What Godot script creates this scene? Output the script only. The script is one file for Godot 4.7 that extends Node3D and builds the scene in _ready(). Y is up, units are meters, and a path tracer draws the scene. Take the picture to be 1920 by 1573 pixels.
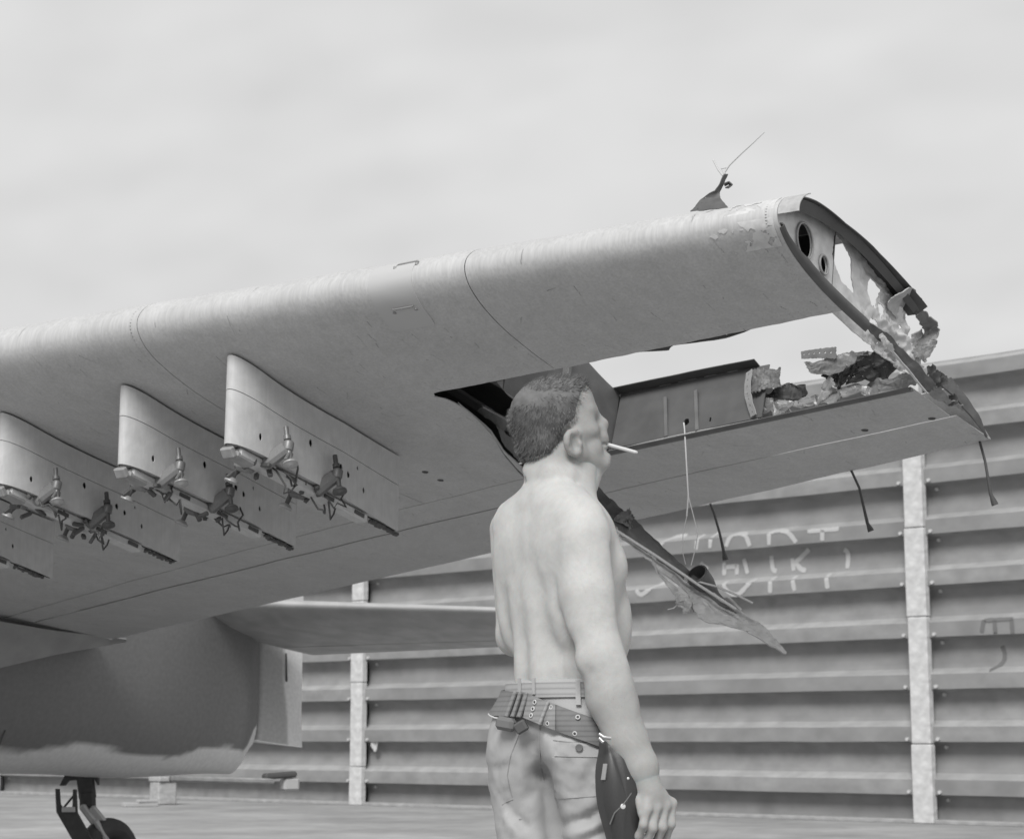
extends Node3D

# aeroplane axes: P0 wing tip nose, D inboard, A aft along the chord, N up from the wing
const P0 := Vector3(0.68056, 2.29251, -4.84235)
const D := Vector3(-0.83296, -0.004, -0.55334)
const A := Vector3(0.53975, -0.22027, -0.8125)
const N := Vector3(0.11863, 0.97543, -0.18564)
# person axes: R to his right, F where his chest faces
const R := Vector3(0.5, 0, 0.866)
const F := Vector3(0.866, 0, -0.5)
const MAN := Vector3(0.1104, 0, -4.44)
# revetment axes: along it and out of it
const W0 := Vector3(4.657, 0, -22.524)
const WU := Vector3(0.74066, 0, 0.67187)
const WN := Vector3(-0.67187, 0, 0.74066)

var noise := FastNoiseLite.new()
var rng := RandomNumberGenerator.new()
var tex := {}
var used := {}

func _ready() -> void:
	var cam := Camera3D.new()
	cam.name = "camera"
	cam.position = Vector3(0, 0.935, 0)
	cam.rotation_degrees = Vector3(9.501, 0, 0)
	cam.fov = 24.648
	cam.near = 0.1
	cam.far = 900.0
	var lens := CameraAttributesPhysical.new()
	lens.frustum_focal_length = 54.92
	lens.frustum_focus_distance = 5.0
	lens.exposure_aperture = 8.0
	cam.attributes = lens
	cam.fov = 24.648
	add_child(cam)
	cam.current = true
	var env := Environment.new()
	env.background_mode = Environment.BG_SKY
	env.tonemap_mode = Environment.TONE_MAPPER_LINEAR
	env.tonemap_exposure = 1.0
	env.sdfgi_enabled = true
	env.ssao_enabled = true
	env.ssil_enabled = true
	var sky := Sky.new()
	var pano := PanoramaSkyMaterial.new()
	pano.panorama = sky_picture()
	sky.sky_material = pano
	env.sky = sky
	var we := WorldEnvironment.new()
	we.name = "environment"
	we.environment = env
	add_child(we)
	var sun := DirectionalLight3D.new()
	sun.name = "sun"
	sun.light_energy = SUN_ENERGY
	sun.light_angular_distance = 22.0
	sun.light_color = Color(1.0, 0.998, 0.994)
	sun.shadow_enabled = true
	add_child(sun)
	sun.look_at_from_position(Vector3.ZERO, -SUN_FROM, Vector3.UP)
	noise.seed = 7
	noise.frequency = 1.0
	rng.seed = 41
	make_textures()
	ground()
	revetment()
	aeroplane()
	concrete_block()
	person()

const SUN_ENERGY := 0.95
const SUN_FROM := Vector3(-0.16, 0.63, 0.70)

func sky_picture() -> ImageTexture:
	var im := Image.create(1024, 512, false, Image.FORMAT_RGBF)
	var f := FastNoiseLite.new()
	f.seed = 3
	f.frequency = 1.0
	f.fractal_octaves = 5
	for y in 512:
		var el := PI * (0.5 - (y + 0.5) / 512.0)
		for x in 1024:
			var az := TAU * (x + 0.5) / 1024.0
			var d := Vector3(cos(el) * cos(az), sin(el), cos(el) * sin(az))
			var q := d / maxf(d.y + 0.25, 0.2)
			var a := f.get_noise_3d(q.x * 1.3, q.z * 1.3, 2.0)
			var b := f.get_noise_3d(q.x * 7.0 + q.z * 2.0, q.z * 4.5, d.y * 5.0)
			var s := 0.70 + 0.05 * a + 0.07 * b + 0.02 * (1.0 - clampf(d.y / 0.6, 0.0, 1.0))
			im.set_pixel(x, y, Color(s, s, s))
	return ImageTexture.create_from_image(im)

func noise_tex(key: String, freq: float, lo: float, hi: float, size := 512, kind := FastNoiseLite.TYPE_SIMPLEX_SMOOTH, normal := false, bump := 1.0) -> void:
	var t := NoiseTexture2D.new()
	var f := FastNoiseLite.new()
	f.noise_type = kind
	f.seed = key.hash() % 1000
	f.frequency = freq
	f.fractal_octaves = 5
	t.noise = f
	t.width = size
	t.height = size
	t.seamless = true
	if normal:
		t.as_normal_map = true
		t.bump_strength = bump
	else:
		var g := Gradient.new()
		g.set_color(0, Color(lo, lo, lo))
		g.set_color(1, Color(hi, hi, hi))
		t.color_ramp = g
	tex[key] = t

func make_textures() -> void:
	noise_tex("grime", 0.008, 0.80, 1.0)
	noise_tex("grain", 0.05, 0.88, 1.0)
	noise_tex("blotch", 0.006, 0.78, 1.0, 1024)
	noise_tex("bumps", 0.03, 0, 1, 512, FastNoiseLite.TYPE_SIMPLEX_SMOOTH, true, 2.0)
	noise_tex("pores", 0.12, 0, 1, 512, FastNoiseLite.TYPE_SIMPLEX_SMOOTH, true, 3.0)
	# woven cloth
	var im := Image.create(256, 256, false, Image.FORMAT_RGB8)
	for y in 256:
		for x in 256:
			var s := 0.93 + 0.03 * sin((x + y) * TAU / 8.0) + 0.02 * sin((x - y) * TAU / 16.0) + rng.randf_range(-0.04, 0.03)
			im.set_pixel(x, y, Color(s, s, s))
	tex["twill"] = ImageTexture.create_from_image(im)
	var web := Image.create(64, 64, false, Image.FORMAT_RGB8)
	for y in 64:
		for x in 64:
			var s := 0.80 + 0.2 * pow(absf(sin(y * TAU / 32.0)), 0.5) + rng.randf_range(-0.05, 0.03)
			web.set_pixel(x, y, Color(s, s, s))
	var sk := Image.create(512, 512, false, Image.FORMAT_RGB8)
	var fs := FastNoiseLite.new()
	fs.seed = 23
	fs.frequency = 1.0
	fs.fractal_octaves = 4
	for y in 512:
		for x in 512:
			var a := TAU * x / 512.0
			var b := TAU * y / 512.0
			var s := 0.965 + 0.03 * fs.get_noise_3d(cos(a) * 3.0, sin(a) * 3.0 + cos(b) * 3.0, sin(b) * 3.0) + 0.018 * fs.get_noise_3d(cos(a) * 14.0, sin(a) * 14.0 + cos(b) * 14.0, sin(b) * 14.0) + rng.randf_range(-0.03, 0.03)
			sk.set_pixel(x, y, Color(clampf(s, 0, 1), clampf(s, 0, 1), clampf(s, 0, 1)))
	for i in 70:
		var p := Vector2i(rng.randi_range(2, 509), rng.randi_range(2, 509))
		var s := rng.randf_range(0.55, 0.8)
		for e in [Vector2i(0, 0), Vector2i(1, 0), Vector2i(0, 1)]:
			sk.set_pixelv(p + e, Color(s, s, s))
	tex["skin"] = ImageTexture.create_from_image(sk)
	tex["webbing"] = ImageTexture.create_from_image(web)
	# leading edge paint: streaks of dirt along the airflow
	var st := Image.create(512, 512, false, Image.FORMAT_RGB8)
	var f := FastNoiseLite.new()
	f.seed = 11
	f.frequency = 1.0
	f.fractal_octaves = 4
	for y in 512:
		for x in 512:
			var a := TAU * x / 512.0
			var b := TAU * y / 512.0
			var s := 0.95 + 0.045 * f.get_noise_3d(cos(a) * 9.0 + 3.0, sin(a) * 9.0, cos(b) * 1.2 + sin(b)) + 0.06 * f.get_noise_3d(cos(a) * 2.0, sin(a) * 2.0 + cos(b) * 2.0, sin(b) * 2.0 + 40.0)
			s = clampf(s, 0.0, 1.0)
			st.set_pixel(x, y, Color(s, s, s))
	var we := Image.create(1024, 1024, false, Image.FORMAT_RGB8)
	var fi := Image.create(512, 512, false, Image.FORMAT_RGB8)
	for y in 1024:
		for x in 1024:
			var a := TAU * x / 1024.0
			var b := TAU * y / 1024.0
			var s := 0.93 + 0.018 * f.get_noise_3d(cos(a) * 16.0 + 3.0, sin(a) * 16.0, cos(b) * 0.7 + sin(b) * 0.7) + 0.035 * f.get_noise_3d(cos(a) * 1.6, sin(a) * 1.6 + cos(b) * 1.6, sin(b) * 1.6 + 40.0) + 0.03 * f.get_noise_3d(cos(a) * 7.0, sin(a) * 7.0 + cos(b) * 7.0, sin(b) * 7.0 + 20.0) + rng.randf_range(-0.025, 0.025)
			s = clampf(s, 0.0, 1.0)
			we.set_pixel(x, y, Color(s, s, s))
	for i in 420:
		# small chips, drips and scratches
		var p := Vector2(rng.randf() * 1023.0, rng.randf() * 1023.0)
		var d := Vector2(rng.randf_range(-0.25, 0.25), 1.0).normalized() if rng.randf() < 0.7 else Vector2.from_angle(rng.randf() * TAU)
		var s := rng.randf_range(0.55, 0.78) if rng.randf() < 0.75 else 1.0
		for e in rng.randi_range(2, 26):
			p += d + Vector2(rng.randf_range(-0.3, 0.3), 0)
			if p.x > 1 and p.y > 1 and p.x < 1022 and p.y < 1022:
				var old := we.get_pixel(int(p.x), int(p.y)).r
				s = lerpf(s, old, 0.05)
				we.set_pixel(int(p.x), int(p.y), Color(s, s, s))
	tex["weather"] = ImageTexture.create_from_image(we)
	for y in 512:
		for x in 512:
			var s := rng.randf_range(0.93, 1.0)
			fi.set_pixel(x, y, Color(s, s, s))
	tex["fine"] = ImageTexture.create_from_image(fi)
	tex["streaks"] = ImageTexture.create_from_image(st)

func paint(lin: float, rough: float, map := "grime", size := 1.0, bump := "", depth := 0.3, metal := 0.0) -> StandardMaterial3D:
	var key := "%s %s %s %s %s %s %s" % [lin, rough, map, size, bump, depth, metal]
	if used.has(key):
		return used[key]
	var m := StandardMaterial3D.new()
	m.albedo_color = Color(lin, lin, lin).linear_to_srgb()
	m.roughness = rough
	m.metallic = metal
	m.uv1_triplanar = true
	m.uv1_scale = Vector3.ONE / size
	if map:
		m.albedo_texture = tex[map]
	if bump:
		m.normal_enabled = true
		m.normal_texture = tex[bump]
		m.normal_scale = depth
	used[key] = m
	return m

func obj(called: String, mb: MB, m: Material, parent: Node3D = self) -> MeshInstance3D:
	return put(called, mb.mesh(), m, parent)

func put(called: String, mesh: Mesh, m: Material, parent: Node3D = self) -> MeshInstance3D:
	var o := MeshInstance3D.new()
	o.mesh = mesh
	o.material_override = m
	name_it(o, called, parent)
	if parent != self and parent.get_parent() == self:
		o.position = -parent.position
	return o

func name_it(o: Node3D, called: String, parent: Node3D) -> void:
	var key := "%d/%s" % [parent.get_instance_id(), called]
	used[key] = used.get(key, -1) + 1
	o.name = called if used[key] == 0 else "%s_%03d" % [called, used[key]]
	parent.add_child(o, true)

func thing(called: String, label: String, category: String, at := Vector3.ZERO, group := "") -> Node3D:
	var o := Node3D.new()
	o.position = at
	name_it(o, called, self)
	tag(o, label, category, group)
	return o

func tag(o: Node3D, label: String, category: String, group := "") -> void:
	o.set_meta("label", label)
	o.set_meta("category", category)
	if group:
		o.set_meta("group", group)

func stuff(called: String, mesh: Mesh, m: Material, places: Array, parent: Node3D, shades: Array = []) -> void:
	var mm := MultiMesh.new()
	mm.transform_format = MultiMesh.TRANSFORM_3D
	mm.use_colors = shades.size() > 0
	mm.mesh = mesh
	mm.instance_count = places.size()
	for i in places.size():
		mm.set_instance_transform(i, places[i])
		if shades:
			mm.set_instance_color(i, shades[i])
	var o := MultiMeshInstance3D.new()
	o.multimesh = mm
	o.material_override = m
	name_it(o, called, parent)
	if parent.get_parent() == self:
		o.position = -parent.position
	o.set_meta("kind", "stuff")

# ---------------------------------------------------------------- ground and wall
func ground() -> void:
	var mb := MB.new()
	mb.flat([Vector3(-400, 0, 60), Vector3(400, 0, 60), Vector3(400, 0, -700), Vector3(-400, 0, -700)])
	var m := paint(0.45, 0.9, "grime", 9.0, "bumps", 0.2)
	m.detail_enabled = true
	m.detail_blend_mode = BaseMaterial3D.BLEND_MODE_MUL
	m.detail_albedo = tex["grain"]
	var o := obj("ground", mb, m)
	o.set_meta("kind", "structure")
	o.set_meta("label", "pale bare concrete apron below the aeroplane")

func wall_at(u: float, y: float, out: float) -> Vector3:
	return W0 + WU * u + WN * out + Vector3(0, y, 0)

const FOLDS := [0.172, 0.243, 0.588]
const ROW := [[0.0, 0.0], [0.045, 0.002], [0.10, 0.002], [0.172, 0.0], [0.19, -0.040], [0.215, -0.090], [0.243, -0.150], [0.265, -0.168], [0.30, -0.180], [0.38, -0.188], [0.47, -0.190], [0.54, -0.186], [0.57, -0.165], [0.588, -0.10], [0.595, -0.04], [0.598, -0.004]]

func row_depth(y: float) -> float:
	var t := fposmod(y - 0.325, 0.5985)
	for i in ROW.size() - 1:
		if t <= ROW[i + 1][0]:
			return lerpf(ROW[i][1], ROW[i + 1][1], (t - ROW[i][0]) / maxf(ROW[i + 1][0] - ROW[i][0], 1e-6))
	return 0.0

func revetment() -> void:
	var t := thing("revetment_wall", "tall corrugated steel revetment wall with spray painted graffiti behind the aeroplane", "wall", W0)
	var steel := [paint(0.435, 0.75, "grime", 1.7, "bumps", 0.1), paint(0.455, 0.75, "grime", 1.3, "bumps", 0.1), paint(0.415, 0.75, "grime", 2.1, "bumps", 0.1)]
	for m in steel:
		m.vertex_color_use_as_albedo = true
	var posts := [-28.0, -18.9, -9.36, 0.12, 9.5]
	for b in 4:
		var u0: float = posts[b]
		var u1: float = posts[b + 1]
		for row in 10:
			var mb := MB.new()
			mb.tinted = true
			var n := 26
			var prof := ROW.duplicate()
			if row == 0:
				prof = []
				for q in ROW:
					if q[0] > 0.29:
						prof.append(q)
			if row == 9:
				prof = ROW.slice(0, 8)
			var lines := []
			for k in prof.size():
				var q: Array = prof[k]
				var line := []
				for i in n + 1:
					var u := lerpf(u0 + 0.02, u1 - 0.02, float(i) / n)
					var dent := 0.004 * noise.get_noise_2d(u * 1.1 + row * 7.0, q[0] * 3.0 + b * 5.0)
					line.append(wall_at(u, 0.325 + 0.5985 * (row - 1) + q[0] + 0.006 * noise.get_noise_1d(u * 0.7 + row * 9.0), q[1] + dent))
				lines.append(line)
				# the folds of the sheet are sharp
				if lines.size() > 1 and (q[0] in FOLDS or k == prof.size() - 1):
					var from := mb.v.size()
					mb.grid(lines)
					# ledges of the folds are coloured paler for the light they catch
					var lit_ledge: bool = k > 3 and prof[k][0] < 0.25 and prof[k][0] > 0.18
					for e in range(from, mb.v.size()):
						var g := (0.70 if not lit_ledge else 0.97) + 0.05 * noise.get_noise_3d(mb.v[e].x * 2.0, mb.v[e].y * 6.0, mb.v[e].z * 2.0)
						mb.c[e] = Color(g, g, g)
					lines = [line]
			# the lip turned down at the front edge
			if row > 0:
				var lip := []
				for e in 2:
					var line := []
					for i in n + 1:
						line.append(wall_at(lerpf(u0 + 0.02, u1 - 0.02, float(i) / n), 0.325 + 0.5985 * (row - 1) - 0.001, -0.03 * e))
					lip.append(line)
				mb.grid(lip)
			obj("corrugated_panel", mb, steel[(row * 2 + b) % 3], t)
	var foot := MB.new()
	foot.box(Transform3D(Basis(WU, Vector3.UP, WN), wall_at(-9.0, 0.02, -0.12)), Vector3(38, 0.05, 0.3), 0.01)
	obj("footing", foot, paint(0.42, 0.9, "blotch", 1.0), t)
	var back := MB.new()
	back.box(Transform3D(Basis(WU, Vector3.UP, WN), wall_at(-9.0, 2.6, -1.6)), Vector3(38, 5.2, 2.5), 0.02)
	obj("earth_fill", back, paint(0.2, 0.95, "blotch", 2.0), t)
	var pale := paint(0.68, 0.8, "grime", 0.5, "bumps", 0.15)
	for i in 4:
		var cuts := [0.0, 0.56, 1.79, 3.0, 4.2, 5.3] if i % 2 == 1 else [0.0, 0.9, 2.36, 3.4, 5.3]
		for j in cuts.size() - 1:
			var mb := MB.new()
			var w := 0.262 if j % 2 == 0 else 0.248
			var y0: float = cuts[j]
			var y1: float = cuts[j + 1] - 0.006
			mb.box(Transform3D(Basis(WU, Vector3.UP, WN), wall_at(posts[i + 1] + (0.006 if j % 2 else 0.0), (y0 + y1) / 2, 0.01)), Vector3(w, y1 - y0, 0.11 + 0.006 * (j % 2)), 0.012)
			obj("post", mb, pale, t)
	# bolts beside the posts
	for i in 4:
		for row in 9:
			for s in [-1.0, 1.0]:
				for e in [0.03, 0.54]:
					if e < 0.1 or s > 0:
						var mb := MB.new()
						var u: float = posts[i + 1] + s * 0.2 + 0.0
						var y: float = 0.325 + 0.5985 * row + (e if e < 0.1 else e - 0.6)
						mb.disc(wall_at(u, y, row_depth(y) + 0.012), WN, 0.022, 0.03, 8)
						obj("bolt", mb, paint(0.5, 0.6, ""), t)
	# paint
	var white := paint(0.50, 0.9, "grain", 0.2)
	for s in [[Vector2(-3.674, 3.441), Vector2(-3.585, 3.533), Vector2(-3.462, 3.566), Vector2(-3.341, 3.564)], [Vector2(-3.159, 3.207), Vector2(-3.108, 3.156), Vector2(-3.041, 3.111)], [Vector2(-4.082, 2.892), Vector2(-4.002, 2.825), Vector2(-3.895, 2.868), Vector2(-3.770, 2.952), Vector2(-3.664, 2.981)], [Vector2(-3.058, 3.565), Vector2(-3.088, 3.354)], [Vector2(-2.846, 3.577), Vector2(-2.867, 3.360)], [Vector2(-2.787, 3.191), Vector2(-2.782, 3.021)], [Vector2(-2.588, 3.152), Vector2(-2.583, 3.016)], [Vector2(-2.780, 3.123), Vector2(-2.589, 3.125)], [Vector2(-2.616, 3.363), Vector2(-2.547, 3.487), Vector2(-2.431, 3.520), Vector2(-2.317, 3.485), Vector2(-2.247, 3.345)], [Vector2(-2.479, 3.212), Vector2(-2.418, 3.020)], [Vector2(-2.056, 3.226), Vector2(-2.036, 3.064), Vector2(-1.973, 3.027)], [Vector2(-2.668, 2.940), Vector2(-2.645, 2.844), Vector2(-2.564, 2.773), Vector2(-2.441, 2.753), Vector2(-2.317, 2.840), Vector2(-2.217, 2.942)], [Vector2(-1.957, 3.339), Vector2(-1.952, 3.512)], [Vector2(-1.952, 3.499), Vector2(-1.800, 3.514), Vector2(-1.659, 3.464), Vector2(-1.553, 3.344)], [Vector2(-1.747, 3.173), Vector2(-1.719, 3.019)], [Vector2(-1.485, 3.268), Vector2(-1.637, 3.159), Vector2(-1.685, 3.122), Vector2(-1.624, 3.040), Vector2(-1.539, 3.008)], [Vector2(-1.951, 2.960), Vector2(-1.957, 2.742)], [Vector2(-1.635, 2.948), Vector2(-1.594, 2.750)], [Vector2(-1.385, 3.471), Vector2(-0.933, 3.470)], [Vector2(-1.169, 3.475), Vector2(-1.174, 3.338)], [Vector2(-0.986, 3.234), Vector2(-0.935, 3.179), Vector2(-0.941, 2.999)], [Vector2(-1.140, 2.952), Vector2(-1.116, 2.751)]]:
		stroke(t, s, 0.06, white)
	var black := paint(0.17, 0.9, "grain", 0.2)
	for s in [[Vector2(0.958, 2.291), Vector2(0.924, 2.148)], [Vector2(0.957, 2.285), Vector2(1.315, 2.288)], [Vector2(1.091, 2.279), Vector2(1.096, 2.117)], [Vector2(1.302, 2.283), Vector2(1.308, 2.121)], [Vector2(1.071, 1.998), Vector2(1.100, 1.908), Vector2(1.083, 1.819), Vector2(0.972, 1.720)]]:
		stroke(t, s, 0.05, black)
	var rag := MB.new()
	rag.plate(8, 10, func(u, v): return wall_at(-9.12 + 0.13 * u + 0.03 * v, 0.78 + 0.24 * v, -0.02 - 0.03 * sin(u * 3.0) + 0.02 * noise.get_noise_2d(u * 4, v * 4)), func(u, v): return 0.25 - (u - 0.5) * (u - 0.5) - (v - 0.5) * (v - 0.5) + 0.1 * noise.get_noise_2d(u * 5, v * 5), 0.006)
	obj("hanging_tag", rag, paint(0.6, 0.9, "grain", 0.3), t)

# a painted stroke lies on the folds of the steel
func stroke(t: Node3D, pts: Array, w: float, m: Material) -> void:
	var mb := MB.new()
	var p := []
	for i in pts.size() - 1:
		for e in 8:
			p.append((pts[i] as Vector2).cubic_interpolate(pts[i + 1], pts[maxi(i - 1, 0)], pts[mini(i + 2, pts.size() - 1)], e / 8.0))
	p.append(pts[-1])
	var rows := []
	for i in p.size():
		var d: Vector2 = (p[mini(i + 2, p.size() - 1)] - p[maxi(i - 2, 0)]).normalized()
		var s := Vector2(-d.y, d.x)
		var line := []
		for e in 5:
			var k := w * 0.5 * (1.0 + 0.25 * noise.get_noise_2d(i * 0.35, p[i].x * 20.0)) * (0.75 if i == 0 or i == p.size() - 1 else 1.0)
			var q: Vector2 = p[i] + s * k * (e - 2) / 2.0
			line.append(wall_at(q.x, q.y, row_depth(q.y) + 0.0055))
		rows.append(line)
	mb.grid(rows)
	obj("painted_stroke", mb, m, t)

func concrete_block() -> void:
	var at: Vector3 = Vector3(-5.1799, 0.1316, -29)
	at.y = 0.0
	var t := thing("concrete_block", "small pale concrete block on the apron at the foot of the wall", "block", at)
	var mb := MB.new()
	mb.box(Transform3D(Basis(Vector3.UP, 0.6), at + Vector3(0, 0.17, 0)), Vector3(0.3, 0.34, 0.32), 0.02)
	obj("block_body", mb, paint(0.5, 0.9, "blotch", 0.5, "bumps", 0.4), t)
	var m2 := MB.new()
	m2.box(Transform3D(Basis(Vector3.UP, 0.64), at + Vector3(0.02, 0.375, 0)), Vector3(0.36, 0.07, 0.36), 0.012)
	obj("cap_slab", m2, paint(0.5, 0.9, "blotch", 0.4, "bumps", 0.4), t)
	var pl: Vector3 = Vector3(-5.3674, 0.1462, -28.2)
	pl.y = 0.0
	var plank := MB.new()
	plank.box(Transform3D(Basis(Vector3.UP, 0.5), pl + Vector3(0, 0.03, 0)), Vector3(0.5, 0.06, 0.16), 0.008)
	plank.box(Transform3D(Basis(Vector3.UP, 0.54), pl + Vector3(0.1, 0.08, -0.02)), Vector3(0.3, 0.04, 0.12), 0.008)
	var o := obj("timber_scrap", plank, paint(0.45, 0.9, "streaks", 0.4))
	tag(o, "short pale timber scrap lying beside the concrete block", "timber")

# ---------------------------------------------------------------- aeroplane
func chord(s: float) -> float:
	return 1.70 + 0.309 * s

func foil(x: float) -> Vector2:
	x = clampf(x, 0.0, 1.0)
	var yt := 0.75 * (0.2969 * sqrt(x) - 0.126 * x - 0.3516 * x * x + 0.2843 * x * x * x - 0.1036 * x * x * x * x)
	var yc := 0.125 * (0.8 * x - x * x) if x < 0.4 else 0.0555556 * (0.2 + 0.8 * x - x * x)
	return Vector2(yc - yt, yc + yt)

func ws(p: Vector3) -> Vector3:
	return P0 + D * p.x + A * p.y + N * p.z

func wsa(a: Array) -> Array:
	return a.map(func(p): return ws(p))

# point of the skin: q < 0 below, q > 0 above, q*q the part of the chord
func skin(s: float, q: float, off := 0.0) -> Vector3:
	var x := q * q
	var f := foil(x)
	var c := chord(s)
	var e := 0.004 * noise.get_noise_2d(s * 2.2, q * 3.0)
	return ws(Vector3(s, x * c, (f.x if q < 0 else f.y) * c + (e - off if q < 0 else off - e)))

func low(s: float, c: float, off := 0.0) -> Vector3:
	return ws(Vector3(s, c, foil(c / chord(s)).x * chord(s) - off))

# hinge lines as parts of the chord
func xa(s: float) -> float:
	return 0.617 + 0.0286 * s
func xb(s: float) -> float:
	return 0.742 + 0.0155 * s

const CURVE := [[0.0, 1.50], [0.265, 1.502], [0.296, 1.455], [0.348, 1.453], [0.432, 1.493], [0.528, 1.586], [0.642, 1.657], [1.0, 1.66]]
func curve(x: float) -> float:
	for i in CURVE.size() - 1:
		if x <= CURVE[i + 1][0]:
			return lerpf(CURVE[i][1], CURVE[i + 1][1], (x - CURVE[i][0]) / (CURVE[i + 1][0] - CURVE[i][0]))
	return 1.66

func weathered(lin: float, rough: float) -> StandardMaterial3D:
	var m := StandardMaterial3D.new()
	m.albedo_color = Color(lin, lin, lin).linear_to_srgb()
	m.albedo_texture = tex["weather"]
	m.roughness = rough
	m.detail_enabled = true
	m.detail_blend_mode = BaseMaterial3D.BLEND_MODE_MUL
	m.detail_albedo = tex["fine"]
	return m

func skin_plate(mb: MB, s0: float, s1: float, qa: Callable, qb: Callable, nu: int, nv: int, f = null) -> void:
	mb.mapped = func(u, v):
		var s := lerpf(s0, s1, u)
		var q: float = lerpf(qa.call(s), qb.call(s), v)
		return Vector2(s / 2.6, (q * q * (1.0 if q < 0 else -1.0)) * chord(s) / 2.6 + 0.5)
	mb.plate(nu, nv, func(u, v):
		var s := lerpf(s0, s1, u)
		return skin(s, lerpf(qa.call(s), qb.call(s), v)), func(u, v):
		if f == null:
			return 1.0
		var s := lerpf(s0, s1, u)
		return f.call(s, lerpf(qa.call(s), qb.call(s), v)), 0.003)

# a torn or bent strip between two lines of points
func ribbon(mb: MB, a: Array, b: Array, nu: int, nv: int, wob: float, jag: float, th := 0.003, f = null) -> void:
	var sd := rng.randf() * 50.0
	mb.facet = wob >= 0.008
	mb.plate(nu, nv, func(u, v):
		var p: Vector3 = along(a, u).lerp(along(b, u), v)
		var w := Vector3(noise.get_noise_3d(p.x * 9.0, p.y * 9.0, sd), noise.get_noise_3d(p.x * 9.0, p.y * 9.0, sd + 20.0), noise.get_noise_3d(p.x * 7.0, p.y * 7.0, sd + 40.0))
		if wob >= 0.008:
			w += Vector3(0.4, 0.5, 0.9) * (0.4 - 1.5 * absf(noise.get_noise_3d(p.x * 11.0, p.y * 11.0, sd + 7.0))) + Vector3(-0.4, 0.2, 0.5) * (0.15 - 0.7 * absf(noise.get_noise_3d(p.x * 26.0, p.y * 26.0, sd + 3.0)))
		return p + w * wob, func(u, v):
		var e := minf(minf(v, 1.0 - v), minf(u, 1.0 - u) * 2.5)
		var g := e + jag * (noise.get_noise_2d(u * 9.0 + sd, v * 5.0) + 0.5 * noise.get_noise_2d(u * 26.0 + sd, v * 14.0) - 0.25) if jag > 0.0 else 1.0
		return minf(g, f.call(u, v)) if f != null else g, th)

func along(a: Array, u: float) -> Vector3:
	var t := u * (a.size() - 1)
	var i := mini(int(t), a.size() - 2)
	return (a[i] as Vector3).lerp(a[i + 1], t - i)

func inside(poly: PackedVector2Array, p: Vector2) -> float:
	var d := 1e9
	for i in poly.size():
		d = minf(d, p.distance_to(Geometry2D.get_closest_point_to_segment(p, poly[i], poly[(i + 1) % poly.size()])))
	return d if Geometry2D.is_point_in_polygon(p, poly) else -d

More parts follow.
